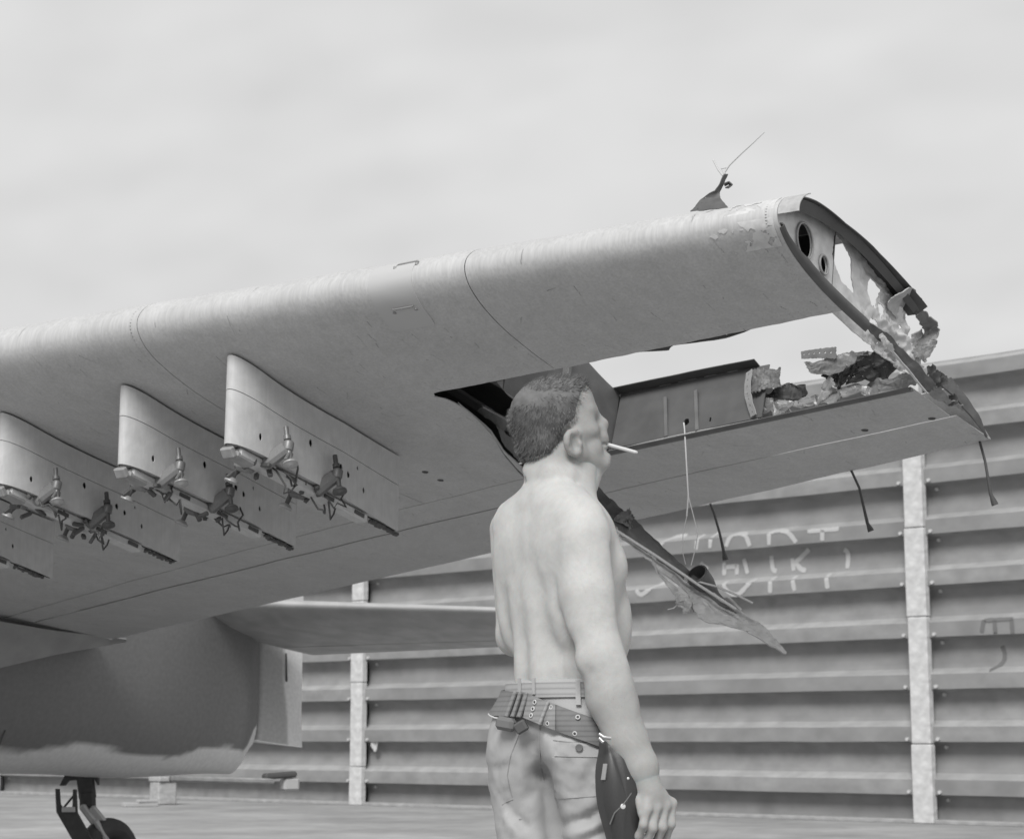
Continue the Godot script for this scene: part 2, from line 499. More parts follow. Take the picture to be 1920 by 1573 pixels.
func aeroplane() -> void:
	var cl := P0 + D * 6.4
	var t := thing("aeroplane", "battle damaged propeller aeroplane with pale grey wing torn open at the tip", "aeroplane", Vector3(cl.x, 0, cl.z))
	var grey := weathered(0.60, 0.6)
	var inner := paint(0.20, 0.6, "grime", 0.5)
	var bare := paint(0.35, 0.45, "blotch", 0.25, "bumps", 0.5, 0.3)
	var dark := paint(0.07, 0.7, "grime", 0.3)
	var seam := func(s): return -sqrt(xa(s))
	var top := func(_s): return 0.548
	# skins
	var mb := MB.new()
	skin_plate(mb, -0.012, 0.978, func(s): return -sqrt(0.262), top, 40, 44, func(s, q):
		return 1.0 if q > -0.45 else (0.252 + 0.010 * s / 1.0 - q * q) * 1.8 + 0.004 * noise.get_noise_2d(s * 14.0, 2.0))
	obj("skin_panel", mb, grey, t)
	mb = MB.new()
	skin_plate(mb, 0.9815, 2.2785, seam, top, 90, 90, func(s, q):
		if q > -0.45:
			return 1.0
		return maxf((0.262 - q * q) * 1.9, s - curve(q * q)) + 0.003 * noise.get_noise_2d(s * 20.0, q * 30.0))
	obj("skin_panel", mb, grey, t)
	mb = MB.new()
	skin_plate(mb, 2.2820, 6.6, seam, top, 50, 50)
	obj("skin_panel", mb, grey, t)
	mb = MB.new()
	skin_plate(mb, 1.668, 5.78, func(s): return -sqrt(xb(s)), func(s): return -sqrt(xa(s) + 0.0022), 40, 6)
	obj("skin_panel", mb, grey, t)
	mb = MB.new()
	skin_plate(mb, 1.250, 6.6, top, func(s): return sqrt(xb(s)), 40, 12)
	obj("upper_skin", mb, paint(0.14, 0.6, "grime", 0.8), t)
	mb = MB.new()
	skin_plate(mb, 5.787, 6.6, func(_s): return -1.0, func(s): return -sqrt(xa(s) + 0.003), 8, 12)
	obj("root_fillet", mb, grey, t)
	mb = MB.new()
	ribbon(mb, wsa([Vector3(5.79, 2.3574, -0.1596),Vector3(5.79, 2.68, -0.1233),Vector3(5.79, 3.0558, -0.0692),Vector3(5.79, 3.599, 0.0306)]), wsa([Vector3(5.86, 2.5095, -0.474),Vector3(5.86, 2.8062, -0.3406),Vector3(5.86, 3.1542, -0.1785),Vector3(5.86, 3.6704, 0.0366)]), 24, 8, 0.0, 0.0, 0.006)
	obj("wing_fairing", mb, paint(0.36, 0.5, "grime", 0.8), t)
	# flap
	mb = MB.new()
	skin_plate(mb, 1.672, 5.778, func(_s): return -1.0, func(s): return -sqrt(xb(s) + 0.0045), 40, 10)
	skin_plate(mb, 1.672, 5.778, func(s): return sqrt(xb(s) + 0.004), func(_s): return 0.9995, 40, 6)
	obj("flap", mb, grey, t)
	# aileron, its nose torn off towards the tip
	var ail := func(s, q):
		return (q * q - (0.626 + 0.012 * noise.get_noise_1d(s * 8.0) * clampf(1.0 - s, 0.0, 1.0))) * 2.0 if s < 0.62 else 1.0
	mb = MB.new()
	skin_plate(mb, 0.05, 1.655, func(_s): return -sqrt(0.8165), func(_s): return -sqrt(0.622), 60, 16, ail)
	skin_plate(mb, 0.66, 1.655, func(_s): return sqrt(0.637), func(_s): return sqrt(0.8165), 30, 6)
	var aileron := obj("aileron", mb, grey, t)
	mb = MB.new()
	skin_plate(mb, 0.03, 1.655, func(_s): return -1.0, func(_s): return -sqrt(0.8200), 40, 8)
	skin_plate(mb, 0.03, 1.655, func(_s): return sqrt(0.8200), func(_s): return 0.9995, 40, 6)
	obj("trim_tab", mb, grey, aileron)
	# spar web that closes the aileron bay, its stiffeners and drain holes
	var web := paint(0.14, 0.6, "grime", 0.4)
	mb = MB.new()
	mb.plate(60, 16, func(u, v):
		var s := lerpf(0.60, 1.236, u)
		var x := lerpf(0.624, 0.638, v)
		var f := foil(x) * chord(s)
		return ws(Vector3(s, x * chord(s), lerpf(f.x + 0.004, f.y - 0.002, v))), func(u, v):
		var s := lerpf(0.60, 1.236, u)
		var n := lerpf(-0.078, 0.135, v)
		return minf(Vector2(s - 0.915, n + 0.035).length() - 0.014, Vector2(s - 0.813, n + 0.045).length() - 0.009), 0.004)
	obj("spar_web", mb, web, t)
	mb = MB.new()
	skin_plate(mb, 0.64, 1.655, func(_s): return sqrt(0.615), func(_s): return sqrt(0.6385), 30, 3)
	obj("spar_cap", mb, paint(0.09, 0.6, "grime", 0.4), t)
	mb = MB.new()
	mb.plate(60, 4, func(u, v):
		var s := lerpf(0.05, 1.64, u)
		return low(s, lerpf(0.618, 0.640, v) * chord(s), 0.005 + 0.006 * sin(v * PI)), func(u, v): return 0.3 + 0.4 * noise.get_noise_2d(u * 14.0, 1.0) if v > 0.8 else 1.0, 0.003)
	obj("shadow_strip", mb, paint(0.15, 0.6, "grime", 0.4), t)  # strip painted dark for the shadow under the aileron nose
	for s in [1.005, 0.874]:
		mb = MB.new()
		var c := 0.624 * chord(s)
		mb.bar(ws(Vector3(s - 0.014, c - 0.006, -0.070)), ws(Vector3(s + 0.016, c + 0.012, 0.085)), D, 0.010, 0.014, 0.002)
		obj("stiffener", mb, paint(0.18, 0.5, "grime", 0.3), t)
	mb = MB.new()
	ribbon(mb, wsa([Vector3(0.675, 1.185, 0.1), Vector3(0.668, 1.178, 0.02), Vector3(0.636, 1.172, -0.066)]), wsa([Vector3(0.650, 1.172, 0.108), Vector3(0.640, 1.165, 0.02), Vector3(0.612, 1.160, -0.062)]), 24, 8, 0.006, 0.0, 0.004, func(u, v):
		return Vector2(fposmod(u * 7.0, 1.0) - 0.5, (v - 0.5) * 2.0).length() - 0.22)
	obj("stiffener", mb, paint(0.36, 0.5, "grain", 0.2), t)
	# inboard rib of the open bay
	mb = MB.new()
	mb.plate(24, 12, func(u, v):
		var x := lerpf(0.30, 0.634, u)
		var f := foil(x) * chord(1.24)
		return ws(Vector3(1.240 + 0.006 * sin(u * 9.0), x * chord(1.24), lerpf(f.x + 0.003, f.y - 0.002, v))), null, 0.004)
	mb.bar(ws(Vector3(1.225, 0.95, -0.10)), ws(Vector3(1.225, 0.95, 0.17)), D, 0.02, 0.03)
	obj("bay_rib", mb, paint(0.17, 0.6, "grime", 0.4), t)
	# front spar, the bent flange and the torn doubler strip under it
	mb = MB.new()
	mb.plate(60, 8, func(u, v):
		var s := lerpf(0.02, 6.5, u)
		var f := foil(0.25) * chord(s)
		return ws(Vector3(s, 0.247 * chord(s), lerpf(f.x + 0.004, f.y - 0.004, v))), null, 0.004)
	obj("front_spar", mb, inner, t)
	mb = MB.new()
	ribbon(mb, wsa([Vector3(0.698, 0.501, -0.099),Vector3(0.566, 0.49, -0.09),Vector3(0.483, 0.484, -0.083),Vector3(0.41, 0.478, -0.084),Vector3(0.374, 0.475, -0.084)]), wsa([Vector3(0.698, 0.502, -0.104),Vector3(0.565, 0.491, -0.118),Vector3(0.561, 0.491, -0.104),Vector3(0.426, 0.48, -0.11),Vector3(0.368, 0.475, -0.111)]), 30, 5, 0.002, 0.0)
	ribbon(mb, wsa([Vector3(0.418, 0.478, -0.093),Vector3(0.365, 0.474, -0.089),Vector3(0.302, 0.469, -0.087),Vector3(0.259, 0.465, -0.085)]), wsa([Vector3(0.412, 0.479, -0.111),Vector3(0.363, 0.475, -0.11),Vector3(0.31, 0.471, -0.102),Vector3(0.259, 0.466, -0.089)]), 40, 6, 0.0, 0.0, 0.003, func(u, v):
		return Vector2(fposmod(u * 8.0, 1.0) - 0.5, (v - 0.5) * 1.6).length() - 0.17)
	obj("torn_flange", mb, paint(0.11, 0.6, "grime", 0.2), t)
	mb = MB.new()
	for e in 3:
		var s: float = [1.44, 1.62, 1.30][e]
		var x: float = [0.40, 0.52, 0.36][e]
		mb.bar(ws(Vector3(s + 0.05, 0.29 * chord(s), 0.05)), ws(Vector3(s - 0.05, (x + 0.14) * chord(s), 0.02 - 0.03 * e)), N, 0.05, 0.012)
	obj("stringer", mb, inner, t)
	# strips of metal curled away along the torn edge
	var lip := paint(0.40, 0.5, "grain", 0.2)
	mb = MB.new()
	ribbon(mb, wsa([Vector3(1.438, 0.657, -0.1243),Vector3(1.453, 0.747, -0.1236),Vector3(1.5, 0.944, -0.1175),Vector3(1.586, 1.157, -0.1097),Vector3(1.63, 1.303, -0.1076),Vector3(1.659, 1.442, -0.1068)]), wsa([Vector3(1.428, 0.655, -0.1321),Vector3(1.44, 0.741, -0.1336),Vector3(1.486, 0.937, -0.1316),Vector3(1.569, 1.144, -0.1282),Vector3(1.614, 1.295, -0.1279),Vector3(1.646, 1.44, -0.1266)]), 40, 4, 0.004, 0.0)
	obj("torn_lip", mb, lip, t)
	mb = MB.new()
	ribbon(mb, wsa([Vector3(1.487, 0.864, -0.054),Vector3(1.492, 0.951, -0.046),Vector3(1.517, 1.084, -0.022),Vector3(1.494, 1.189, -0.029)]), wsa([Vector3(1.562, 0.917, -0.042),Vector3(1.56, 1.004, -0.044),Vector3(1.585, 1.139, -0.027),Vector3(1.529, 1.217, -0.061)]), 24, 6, 0.01, 0.12)
	obj("torn_strip", mb, paint(0.22, 0.5, "grain", 0.2), t)
	mb = MB.new()
	ribbon(mb, wsa([Vector3(1.491, 0.864, -0.05),Vector3(1.492, 0.951, -0.044),Vector3(1.517, 1.084, -0.02)]), wsa([Vector3(1.484, 0.863, -0.058),Vector3(1.491, 0.951, -0.05),Vector3(1.516, 1.084, -0.026)]), 12, 2, 0.0, 0.0)
	obj("torn_strip", mb, paint(0.5, 0.45, "grain", 0.2), t)
	mb = MB.new()
	ribbon(mb, wsa([Vector3(1.597, 1.097, -0.029),Vector3(1.605, 1.186, -0.019),Vector3(1.619, 1.276, -0.017),Vector3(1.642, 1.369, -0.026)]), wsa([Vector3(1.608, 1.142, -0.041),Vector3(1.632, 1.234, -0.051),Vector3(1.648, 1.326, -0.066),Vector3(1.647, 1.414, -0.084)]), 24, 8, 0.015, 0.10)
	obj("torn_strip", mb, paint(0.3, 0.5, "grain", 0.2), t)
	mb = MB.new()
	ribbon(mb, wsa([Vector3(1.29, 0.651, -0.07),Vector3(1.32, 0.759, -0.067),Vector3(1.355, 0.89, -0.049)]), wsa([Vector3(1.264, 0.648, -0.069),Vector3(1.286, 0.755, -0.067),Vector3(1.333, 0.887, -0.039)]), 24, 6, 0.003, 0.0, 0.003, func(u, v):
		return Vector2(fposmod(u * 7.0, 1.0) - 0.5, (v - 0.25) * 1.3).length() - 0.15)
	obj("rivet_strip", mb, paint(0.3, 0.5, "grain", 0.2), t)
	wing_tip(t, grey, bare, dark)
	hanging_skin(t)
	for i in 4:
		pylon(t, [1.972, 2.505, 3.15, 3.95][i], [0.132, 0.197, 0.245, 0.31][i])
	wing_details(t, grey)
	fuselage(t, grey)
	tail_wheel(t)

func wing_tip(t: Node3D, grey: Material, bare: Material, dark: Material) -> void:
	# rib plate with lightening holes and shell holes
	var holes := [
		PackedVector2Array([Vector2(0.414, 0.136), Vector2(0.410, 0.067), Vector2(0.437, 0.046), Vector2(0.48, 0.02), Vector2(0.566, 0.020), Vector2(0.57, 0.03), Vector2(0.545, 0.06), Vector2(0.537, 0.118), Vector2(0.50, 0.13), Vector2(0.468, 0.139)]),
		PackedVector2Array([Vector2(0.672, 0.115), Vector2(0.70, 0.122), Vector2(0.74, 0.106), Vector2(0.736, 0.079), Vector2(0.72, 0.05), Vector2(0.70, 0.034), Vector2(0.675, 0.04), Vector2(0.655, 0.069)]),
		PackedVector2Array([Vector2(0.745, 0.068), Vector2(0.766, 0.062), Vector2(0.771, 0.038), Vector2(0.735, 0.030)]),
		PackedVector2Array([Vector2(0.695, 0.006), Vector2(0.734, 0.003), Vector2(0.72, -0.012), Vector2(0.686, -0.017)]),
		PackedVector2Array([Vector2(0.955, 0.150), Vector2(1.03, 0.165), Vector2(1.065, 0.128), Vector2(1.02, 0.08), Vector2(0.973, 0.038), Vector2(0.95, 0.087)])]
	var mb := MB.new()
	mb.plate(170, 34, func(u, v):
		var x := lerpf(0.018, 0.655, u)
		var f := foil(x) * 1.70
		var n := lerpf(f.x + 0.003, f.y - 0.003, v)
		var wreck := clampf((x - 0.3) * 4.0, 0.0, 1.0)
		return ws(Vector3(0.022 + wreck * 0.03 * noise.get_noise_2d(x * 11.0, n * 14.0) + wreck * 0.012 * noise.get_noise_2d(x * 30.0, n * 40.0), x * 1.70, n)), func(u, v):
		var x := lerpf(0.018, 0.655, u)
		var f := foil(x) * 1.70
		var p := Vector2(x * 1.70, lerpf(f.x + 0.003, f.y - 0.003, v))
		var g := minf((p - Vector2(0.228, 0.027)).length() - 0.048, (p - Vector2(0.354, 0.013)).length() - 0.025)
		for h in holes:
			g = minf(g, -inside(h, p) + 0.006 * noise.get_noise_2d(p.x * 60.0, p.y * 60.0))
		g = minf(g, 1.10 - p.x + 0.03 * noise.get_noise_2d(p.y * 22.0, 4.0))
		return minf(g, 0.05 * noise.get_noise_2d(p.x * 40.0, p.y * 40.0 + 9.0) + 0.022 if p.x > 0.62 else 1.0), 0.003)
	var rib := obj("tip_rib", mb, paint(0.72, 0.45, "blotch", 0.35, "bumps", 0.25), t)
	mb = MB.new()
	for h in [[0.228, 0.027, 0.05], [0.354, 0.013, 0.027]]:
		var ring := []
		for i in 25:
			ring.append(ws(Vector3(0.016, h[0] + cos(TAU * i / 24.0) * h[2], h[1] + sin(TAU * i / 24.0) * h[2])))
		mb.tube(ring, [0.0035], 6, false)
	obj("hole_flange", mb, paint(0.36, 0.5, "grain", 0.2), rib)
	# a bracket that hangs inside the large hole
	mb = MB.new()
	mb.poly(wsa([Vector3(0.09, 0.53, 0.12), Vector3(0.09, 0.60, 0.10), Vector3(0.09, 0.63, 0.02), Vector3(0.09, 0.57, 0.0), Vector3(0.09, 0.54, 0.05)]), 0.004)
	obj("bracket", mb, paint(0.16, 0.6, "grime", 0.2), rib)
	# closing web behind the front lightening holes
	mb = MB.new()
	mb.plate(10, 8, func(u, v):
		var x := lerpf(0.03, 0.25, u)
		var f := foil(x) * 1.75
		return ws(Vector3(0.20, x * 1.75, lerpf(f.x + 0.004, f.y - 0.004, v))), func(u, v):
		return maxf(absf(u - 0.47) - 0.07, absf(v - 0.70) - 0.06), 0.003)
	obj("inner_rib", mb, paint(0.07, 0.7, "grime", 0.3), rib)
	# upper skin left along the rib, seen from below
	mb = MB.new()
	mb.plate(60, 8, func(u, v):
		var x := lerpf(0.014, 0.575, u)
		var s := lerpf(-0.032, 0.03, v)
		var f := foil(x) * 1.70
		var out := clampf(-s * 30.0, 0.0, 1.0)
		return ws(Vector3(s, x * 1.70, f.y - 0.001 + out * (0.022 * clampf((x - 0.36) * 5.0, 0.0, 1.0) - 0.010 * clampf(1.0 - absf(x - 0.22) * 9.0, 0.0, 1.0)))), func(u, v):
		return minf(v * 0.2, 1.0) + 0.012 * noise.get_noise_2d(u * 22.0, v * 4.0) + 0.01, 0.003)
	mb.plate(60, 4, func(u, v):
		var x := lerpf(0.03, 0.56, u)
		var f := foil(x) * 1.70
		return ws(Vector3(-0.006 - 0.014 * v, x * 1.70, f.y - 0.004 - lerpf(0.036, 0.016, u) * (1.0 - v))), func(u, v): return minf(1.0, (1.0 - u) * 2.0 - 0.02) + 0.3 * noise.get_noise_2d(u * 30.0, v * 3.0) * clampf(u - 0.5, 0.0, 1.0), 0.003)
	obj("upper_flange", mb, paint(0.085, 0.55, "grime", 0.4), t)
	mb = MB.new()
	skin_plate(mb, -0.075, -0.014, func(_s): return -0.02, func(_s): return 0.19, 6, 12)
	obj("nose_cap", mb, paint(0.52, 0.5, "blotch", 0.15), t)
	# lower flange of the rib, then the cap strip that runs on to the trailing edge
	mb = MB.new()
	mb.plate(70, 4, func(u, v):
		var x := lerpf(0.012, 0.345, u)
		var f := foil(x) * 1.70
		return ws(Vector3(-0.012 - 0.012 * sin(v * PI), x * 1.70, f.x + v * (0.012 + 0.030 * clampf(x * 9.0, 0.0, 1.0)))), null, 0.004)
	obj("lower_flange", mb, paint(0.10, 0.6, "grime", 0.3), t)
	mb = MB.new()
	ribbon(mb, wsa([Vector3(-0.01, 0.4621, -0.0913),Vector3(-0.01, 0.5793, -0.0835),Vector3(-0.01, 0.7122, -0.0741),Vector3(-0.01, 0.8932, -0.0808),Vector3(-0.01, 1.0706, -0.0894)]), wsa([Vector3(-0.02, 0.4871, -0.0689),Vector3(-0.02, 0.598, -0.0605),Vector3(-0.02, 0.7504, -0.0392),Vector3(-0.02, 0.9386, -0.0465),Vector3(-0.02, 1.1198, -0.0608)]), 60, 6, 0.008, 0.08)
	obj("cap_strip", mb, paint(0.09, 0.6, "grime", 0.2), t)
	mb = MB.new()
	ribbon(mb, wsa([Vector3(-0.018, 0.695, -0.079),Vector3(-0.021, 0.779, -0.091),Vector3(-0.019, 0.915, -0.099),Vector3(-0.026, 1.015, -0.116)]), wsa([Vector3(-0.022, 0.694, -0.075),Vector3(-0.029, 0.778, -0.09),Vector3(-0.026, 0.914, -0.098),Vector3(-0.032, 1.014, -0.117)]), 30, 4, 0.003, 0.06)
	ribbon(mb, wsa([Vector3(-0.012, 0.678, -0.068),Vector3(-0.023, 0.711, -0.089),Vector3(-0.031, 0.744, -0.094)]), wsa([Vector3(-0.029, 0.676, -0.058),Vector3(-0.039, 0.709, -0.076),Vector3(-0.042, 0.742, -0.087)]), 14, 6, 0.012, 0.25)
	obj("torn_edge", mb, paint(0.62, 0.5, "grain", 0.2), t)
	mb = MB.new()
	ribbon(mb, wsa([Vector3(0, 1.1318, -0.0222),Vector3(0, 1.3011, -0.0143),Vector3(0, 1.4657, -0.0237),Vector3(0.02, 1.6314, -0.0169)]), wsa([Vector3(0, 1.2635, 0.0373),Vector3(0, 1.3659, 0.0289),Vector3(0, 1.5105, 0.008),Vector3(0.02, 1.6564, -0.0188)]), 30, 6, 0.006, 0.08, 0.006)
	obj("end_plate", mb, paint(0.13, 0.6, "grime", 0.2), t)
	mb = MB.new()
	ribbon(mb, wsa([Vector3(0.03, 1.0928, -0.0395),Vector3(0.03, 1.1809, -0.0489),Vector3(0.03, 1.2743, -0.0483),Vector3(0.03, 1.4272, -0.0169)]), wsa([Vector3(0.01, 1.1261, -0.0163),Vector3(0.01, 1.2201, -0.027),Vector3(0.01, 1.2834, -0.0291),Vector3(0.01, 1.4019, -0.0159)]), 30, 8, 0.02, 0.14, 0.004)
	obj("end_block", mb, bare, t)
	for q in [Vector3(-0.02, 1.1379, -0.0273),Vector3(-0.02, 1.0629, -0.0205),Vector3(-0.02, 1.1026, -0.0256),Vector3(0, 1.3024, -0.0264)]:
		mb = MB.new()
		var e := 0.012 + 0.01 * rng.randf()
		ribbon(mb, [ws(q) + Vector3(-e, e, 0), ws(q) + Vector3(0, e * 1.3, 0.01), ws(q) + Vector3(e, e, -0.01)], [ws(q) + Vector3(-e, -e, 0), ws(q) + Vector3(0, -e, -0.01), ws(q) + Vector3(e, -e * 0.7, 0)], 8, 8, 0.012, 0.2)
		obj("torn_scrap", mb, dark, t)
	# curl of rib metal and the bent end of the flange
	mb = MB.new()
	ribbon(mb, wsa([Vector3(0.01, 0.7795, 0.0792),Vector3(-0.02, 0.7838, 0.106),Vector3(-0.03, 0.8166, 0.1363),Vector3(-0.02, 0.9, 0.1661),Vector3(0, 0.9774, 0.1854)]), wsa([Vector3(0.03, 0.8979, 0.0726),Vector3(0.02, 0.9167, 0.1229),Vector3(0, 0.8902, 0.1401),Vector3(0, 0.9291, 0.1642),Vector3(0.02, 1.0015, 0.1882)]), 24, 10, 0.012, 0.06)
	obj("curled_metal", mb, paint(0.50, 0.45, "blotch", 0.15), t)
	mb = MB.new()
	ribbon(mb, wsa([Vector3(-0.02, 0.9305, 0.1584),Vector3(-0.03, 0.9937, 0.1318),Vector3(-0.03, 1.062, 0.1044),Vector3(-0.02, 1.072, 0.0515),Vector3(0, 1.0591, 0.0048)]), wsa([Vector3(0.03, 1.0092, 0.1894),Vector3(0.03, 1.0563, 0.1562),Vector3(0.03, 1.0952, 0.1209),Vector3(0.02, 1.0151, 0.0419),Vector3(0.02, 0.9588, -0.0127)]), 40, 12, 0.02, 0.12)
	obj("bent_flange", mb, paint(0.30, 0.5, "blotch", 0.15, "bumps", 0.4), t)
	# wreckage of the aileron nose
	mb = MB.new()
	ribbon(mb, wsa([Vector3(0.665, 1.248, 0.044),Vector3(0.602, 1.245, 0.048),Vector3(0.543, 1.233, 0.062),Vector3(0.49, 1.213, 0.037),Vector3(0.446, 1.194, 0.002)]), wsa([Vector3(0.669, 1.258, 0.029),Vector3(0.594, 1.243, 0.006),Vector3(0.543, 1.233, -0.015),Vector3(0.496, 1.223, -0.007),Vector3(0.467, 1.217, -0.001)]), 34, 10, 0.03, 0.10)
	obj("torn_metal", mb, dark, t)
	mb = MB.new()
	ribbon(mb, wsa([Vector3(0.666, 1.185, 0.099),Vector3(0.637, 1.18, 0.112),Vector3(0.598, 1.187, 0.106),Vector3(0.548, 1.178, 0.097)]), wsa([Vector3(0.65, 1.182, 0.024),Vector3(0.62, 1.177, 0.018),Vector3(0.591, 1.186, 0.028),Vector3(0.545, 1.177, 0.029)]), 30, 16, 0.014, 0.14)
	obj("torn_web", mb, paint(0.19, 0.5, "blotch", 0.12, "bumps", 0.5), t)
	mb = MB.new()
	ribbon(mb, wsa([Vector3(0.439, 1.101, 0.114),Vector3(0.374, 1.089, 0.11),Vector3(0.304, 1.076, 0.103)]), wsa([Vector3(0.434, 1.101, 0.087),Vector3(0.369, 1.088, 0.076),Vector3(0.301, 1.076, 0.062)]), 48, 14, 0.003, 0.08, 0.003, func(u, v):
		return Vector2(fposmod(u * 6.5, 1.0) - 0.5, (v - 0.45) * 2.0).length() - 0.17)
	obj("riveted_flap", mb, paint(0.20, 0.5, "grime", 0.2), t)
	mb = MB.new()
	ribbon(mb, wsa([Vector3(0.43, 1.1, 0.082),Vector3(0.306, 1.086, 0.074),Vector3(0.194, 1.073, 0.079),Vector3(0.093, 1.063, 0.089)]), wsa([Vector3(0.424, 1.126, 0.057),Vector3(0.336, 1.118, 0.033),Vector3(0.222, 1.105, 0.032),Vector3(0.093, 1.089, 0.05)]), 40, 14, 0.02, 0.08)
	obj("torn_metal", mb, paint(0.36, 0.45, "blotch", 0.2), t)
	mb = MB.new()
	ribbon(mb, wsa([Vector3(0.39, 1.129, 0.058),Vector3(0.342, 1.111, 0.071),Vector3(0.249, 1.084, 0.04),Vector3(0.208, 1.076, 0.066),Vector3(0.137, 1.066, 0.06),Vector3(0.057, 1.065, 0.035)]), wsa([Vector3(0.38, 1.145, 0.019),Vector3(0.347, 1.148, 0.006),Vector3(0.272, 1.142, -0.001),Vector3(0.194, 1.126, 0.009),Vector3(0.117, 1.111, 0.004),Vector3(0.037, 1.095, -0.018)]), 60, 20, 0.05, 0.08)
	ribbon(mb, wsa([Vector3(0.222, 1.061, 0.047),Vector3(0.184, 1.054, 0.054),Vector3(0.112, 1.049, 0.059)]), wsa([Vector3(0.225, 1.079, 0.022),Vector3(0.175, 1.079, 0.023),Vector3(0.103, 1.074, 0.023)]), 20, 10, 0.04, 0.12)
	obj("torn_metal", mb, paint(0.08, 0.65, "grime", 0.2), t)
	mb = MB.new()
	ribbon(mb, wsa([Vector3(0.38, 1.136, 0.023),Vector3(0.352, 1.121, 0.036),Vector3(0.334, 1.118, 0.011),Vector3(0.325, 1.134, -0.026)]), wsa([Vector3(0.392, 1.165, -0.048),Vector3(0.372, 1.162, -0.04),Vector3(0.357, 1.159, -0.036),Vector3(0.355, 1.176, -0.019)]), 20, 10, 0.02, 0.12)
	obj("torn_metal", mb, paint(0.4, 0.45, "grain", 0.2), t)
	mb = MB.new()
	ribbon(mb, wsa([Vector3(0.643, 1.215, 0.017),Vector3(0.524, 1.21, 0.002),Vector3(0.405, 1.195, 0.002),Vector3(0.279, 1.161, -0.011),Vector3(0.179, 1.132, 0.006),Vector3(0.026, 1.093, -0.017)]), wsa([Vector3(0.638, 1.188, -0.058),Vector3(0.498, 1.164, -0.055),Vector3(0.378, 1.145, -0.054),Vector3(0.259, 1.122, -0.056),Vector3(0.144, 1.099, -0.056),Vector3(0.021, 1.068, -0.063)]), 70, 12, 0.03, 0.05)
	obj("torn_skin", mb, bare, t)
	# spar piece standing above the upper skin with wires
	mb = MB.new()
	ribbon(mb, wsa([Vector3(0.467, 0.369, 0.263),Vector3(0.432, 0.367, 0.298),Vector3(0.385, 0.364, 0.314),Vector3(0.369, 0.363, 0.34),Vector3(0.36, 0.362, 0.36)]), wsa([Vector3(0.328, 0.36, 0.245),Vector3(0.374, 0.381, 0.295),Vector3(0.38, 0.382, 0.317),Vector3(0.368, 0.381, 0.339),Vector3(0.356, 0.38, 0.37)]), 40, 12, 0.005, 0.04, 0.003, func(u, v):
		return Vector2(fposmod(u * 9.0, 1.0) - 0.5, (v - 0.2) * 3.0).length() - 0.14)
	ribbon(mb, wsa([Vector3(0.359, 0.362, 0.33),Vector3(0.342, 0.361, 0.335),Vector3(0.328, 0.36, 0.321),Vector3(0.341, 0.361, 0.312)]), wsa([Vector3(0.365, 0.381, 0.333),Vector3(0.353, 0.38, 0.337),Vector3(0.347, 0.38, 0.333),Vector3(0.363, 0.381, 0.327)]), 14, 4, 0.002, 0.0)
	obj("torn_spar_piece", mb, paint(0.12, 0.6, "grime", 0.2), t)
	for w in [[Vector3(0.364, 0.362, 0.36),Vector3(0.345, 0.361, 0.388),Vector3(0.308, 0.359, 0.418),Vector3(0.271, 0.357, 0.445),Vector3(0.235, 0.355, 0.473)],[Vector3(0.363, 0.362, 0.357),Vector3(0.382, 0.364, 0.382),Vector3(0.402, 0.365, 0.418)],[Vector3(0.357, 0.362, 0.362),Vector3(0.373, 0.363, 0.383),Vector3(0.348, 0.361, 0.381),Vector3(0.361, 0.362, 0.37)]]:
		mb = MB.new()
		mb.tube(wsa(w), [0.0028, 0.0028, 0.0025, 0.002, 0.0012], 5)
		obj("loose_wire", mb, paint(0.5, 0.6, ""), t)

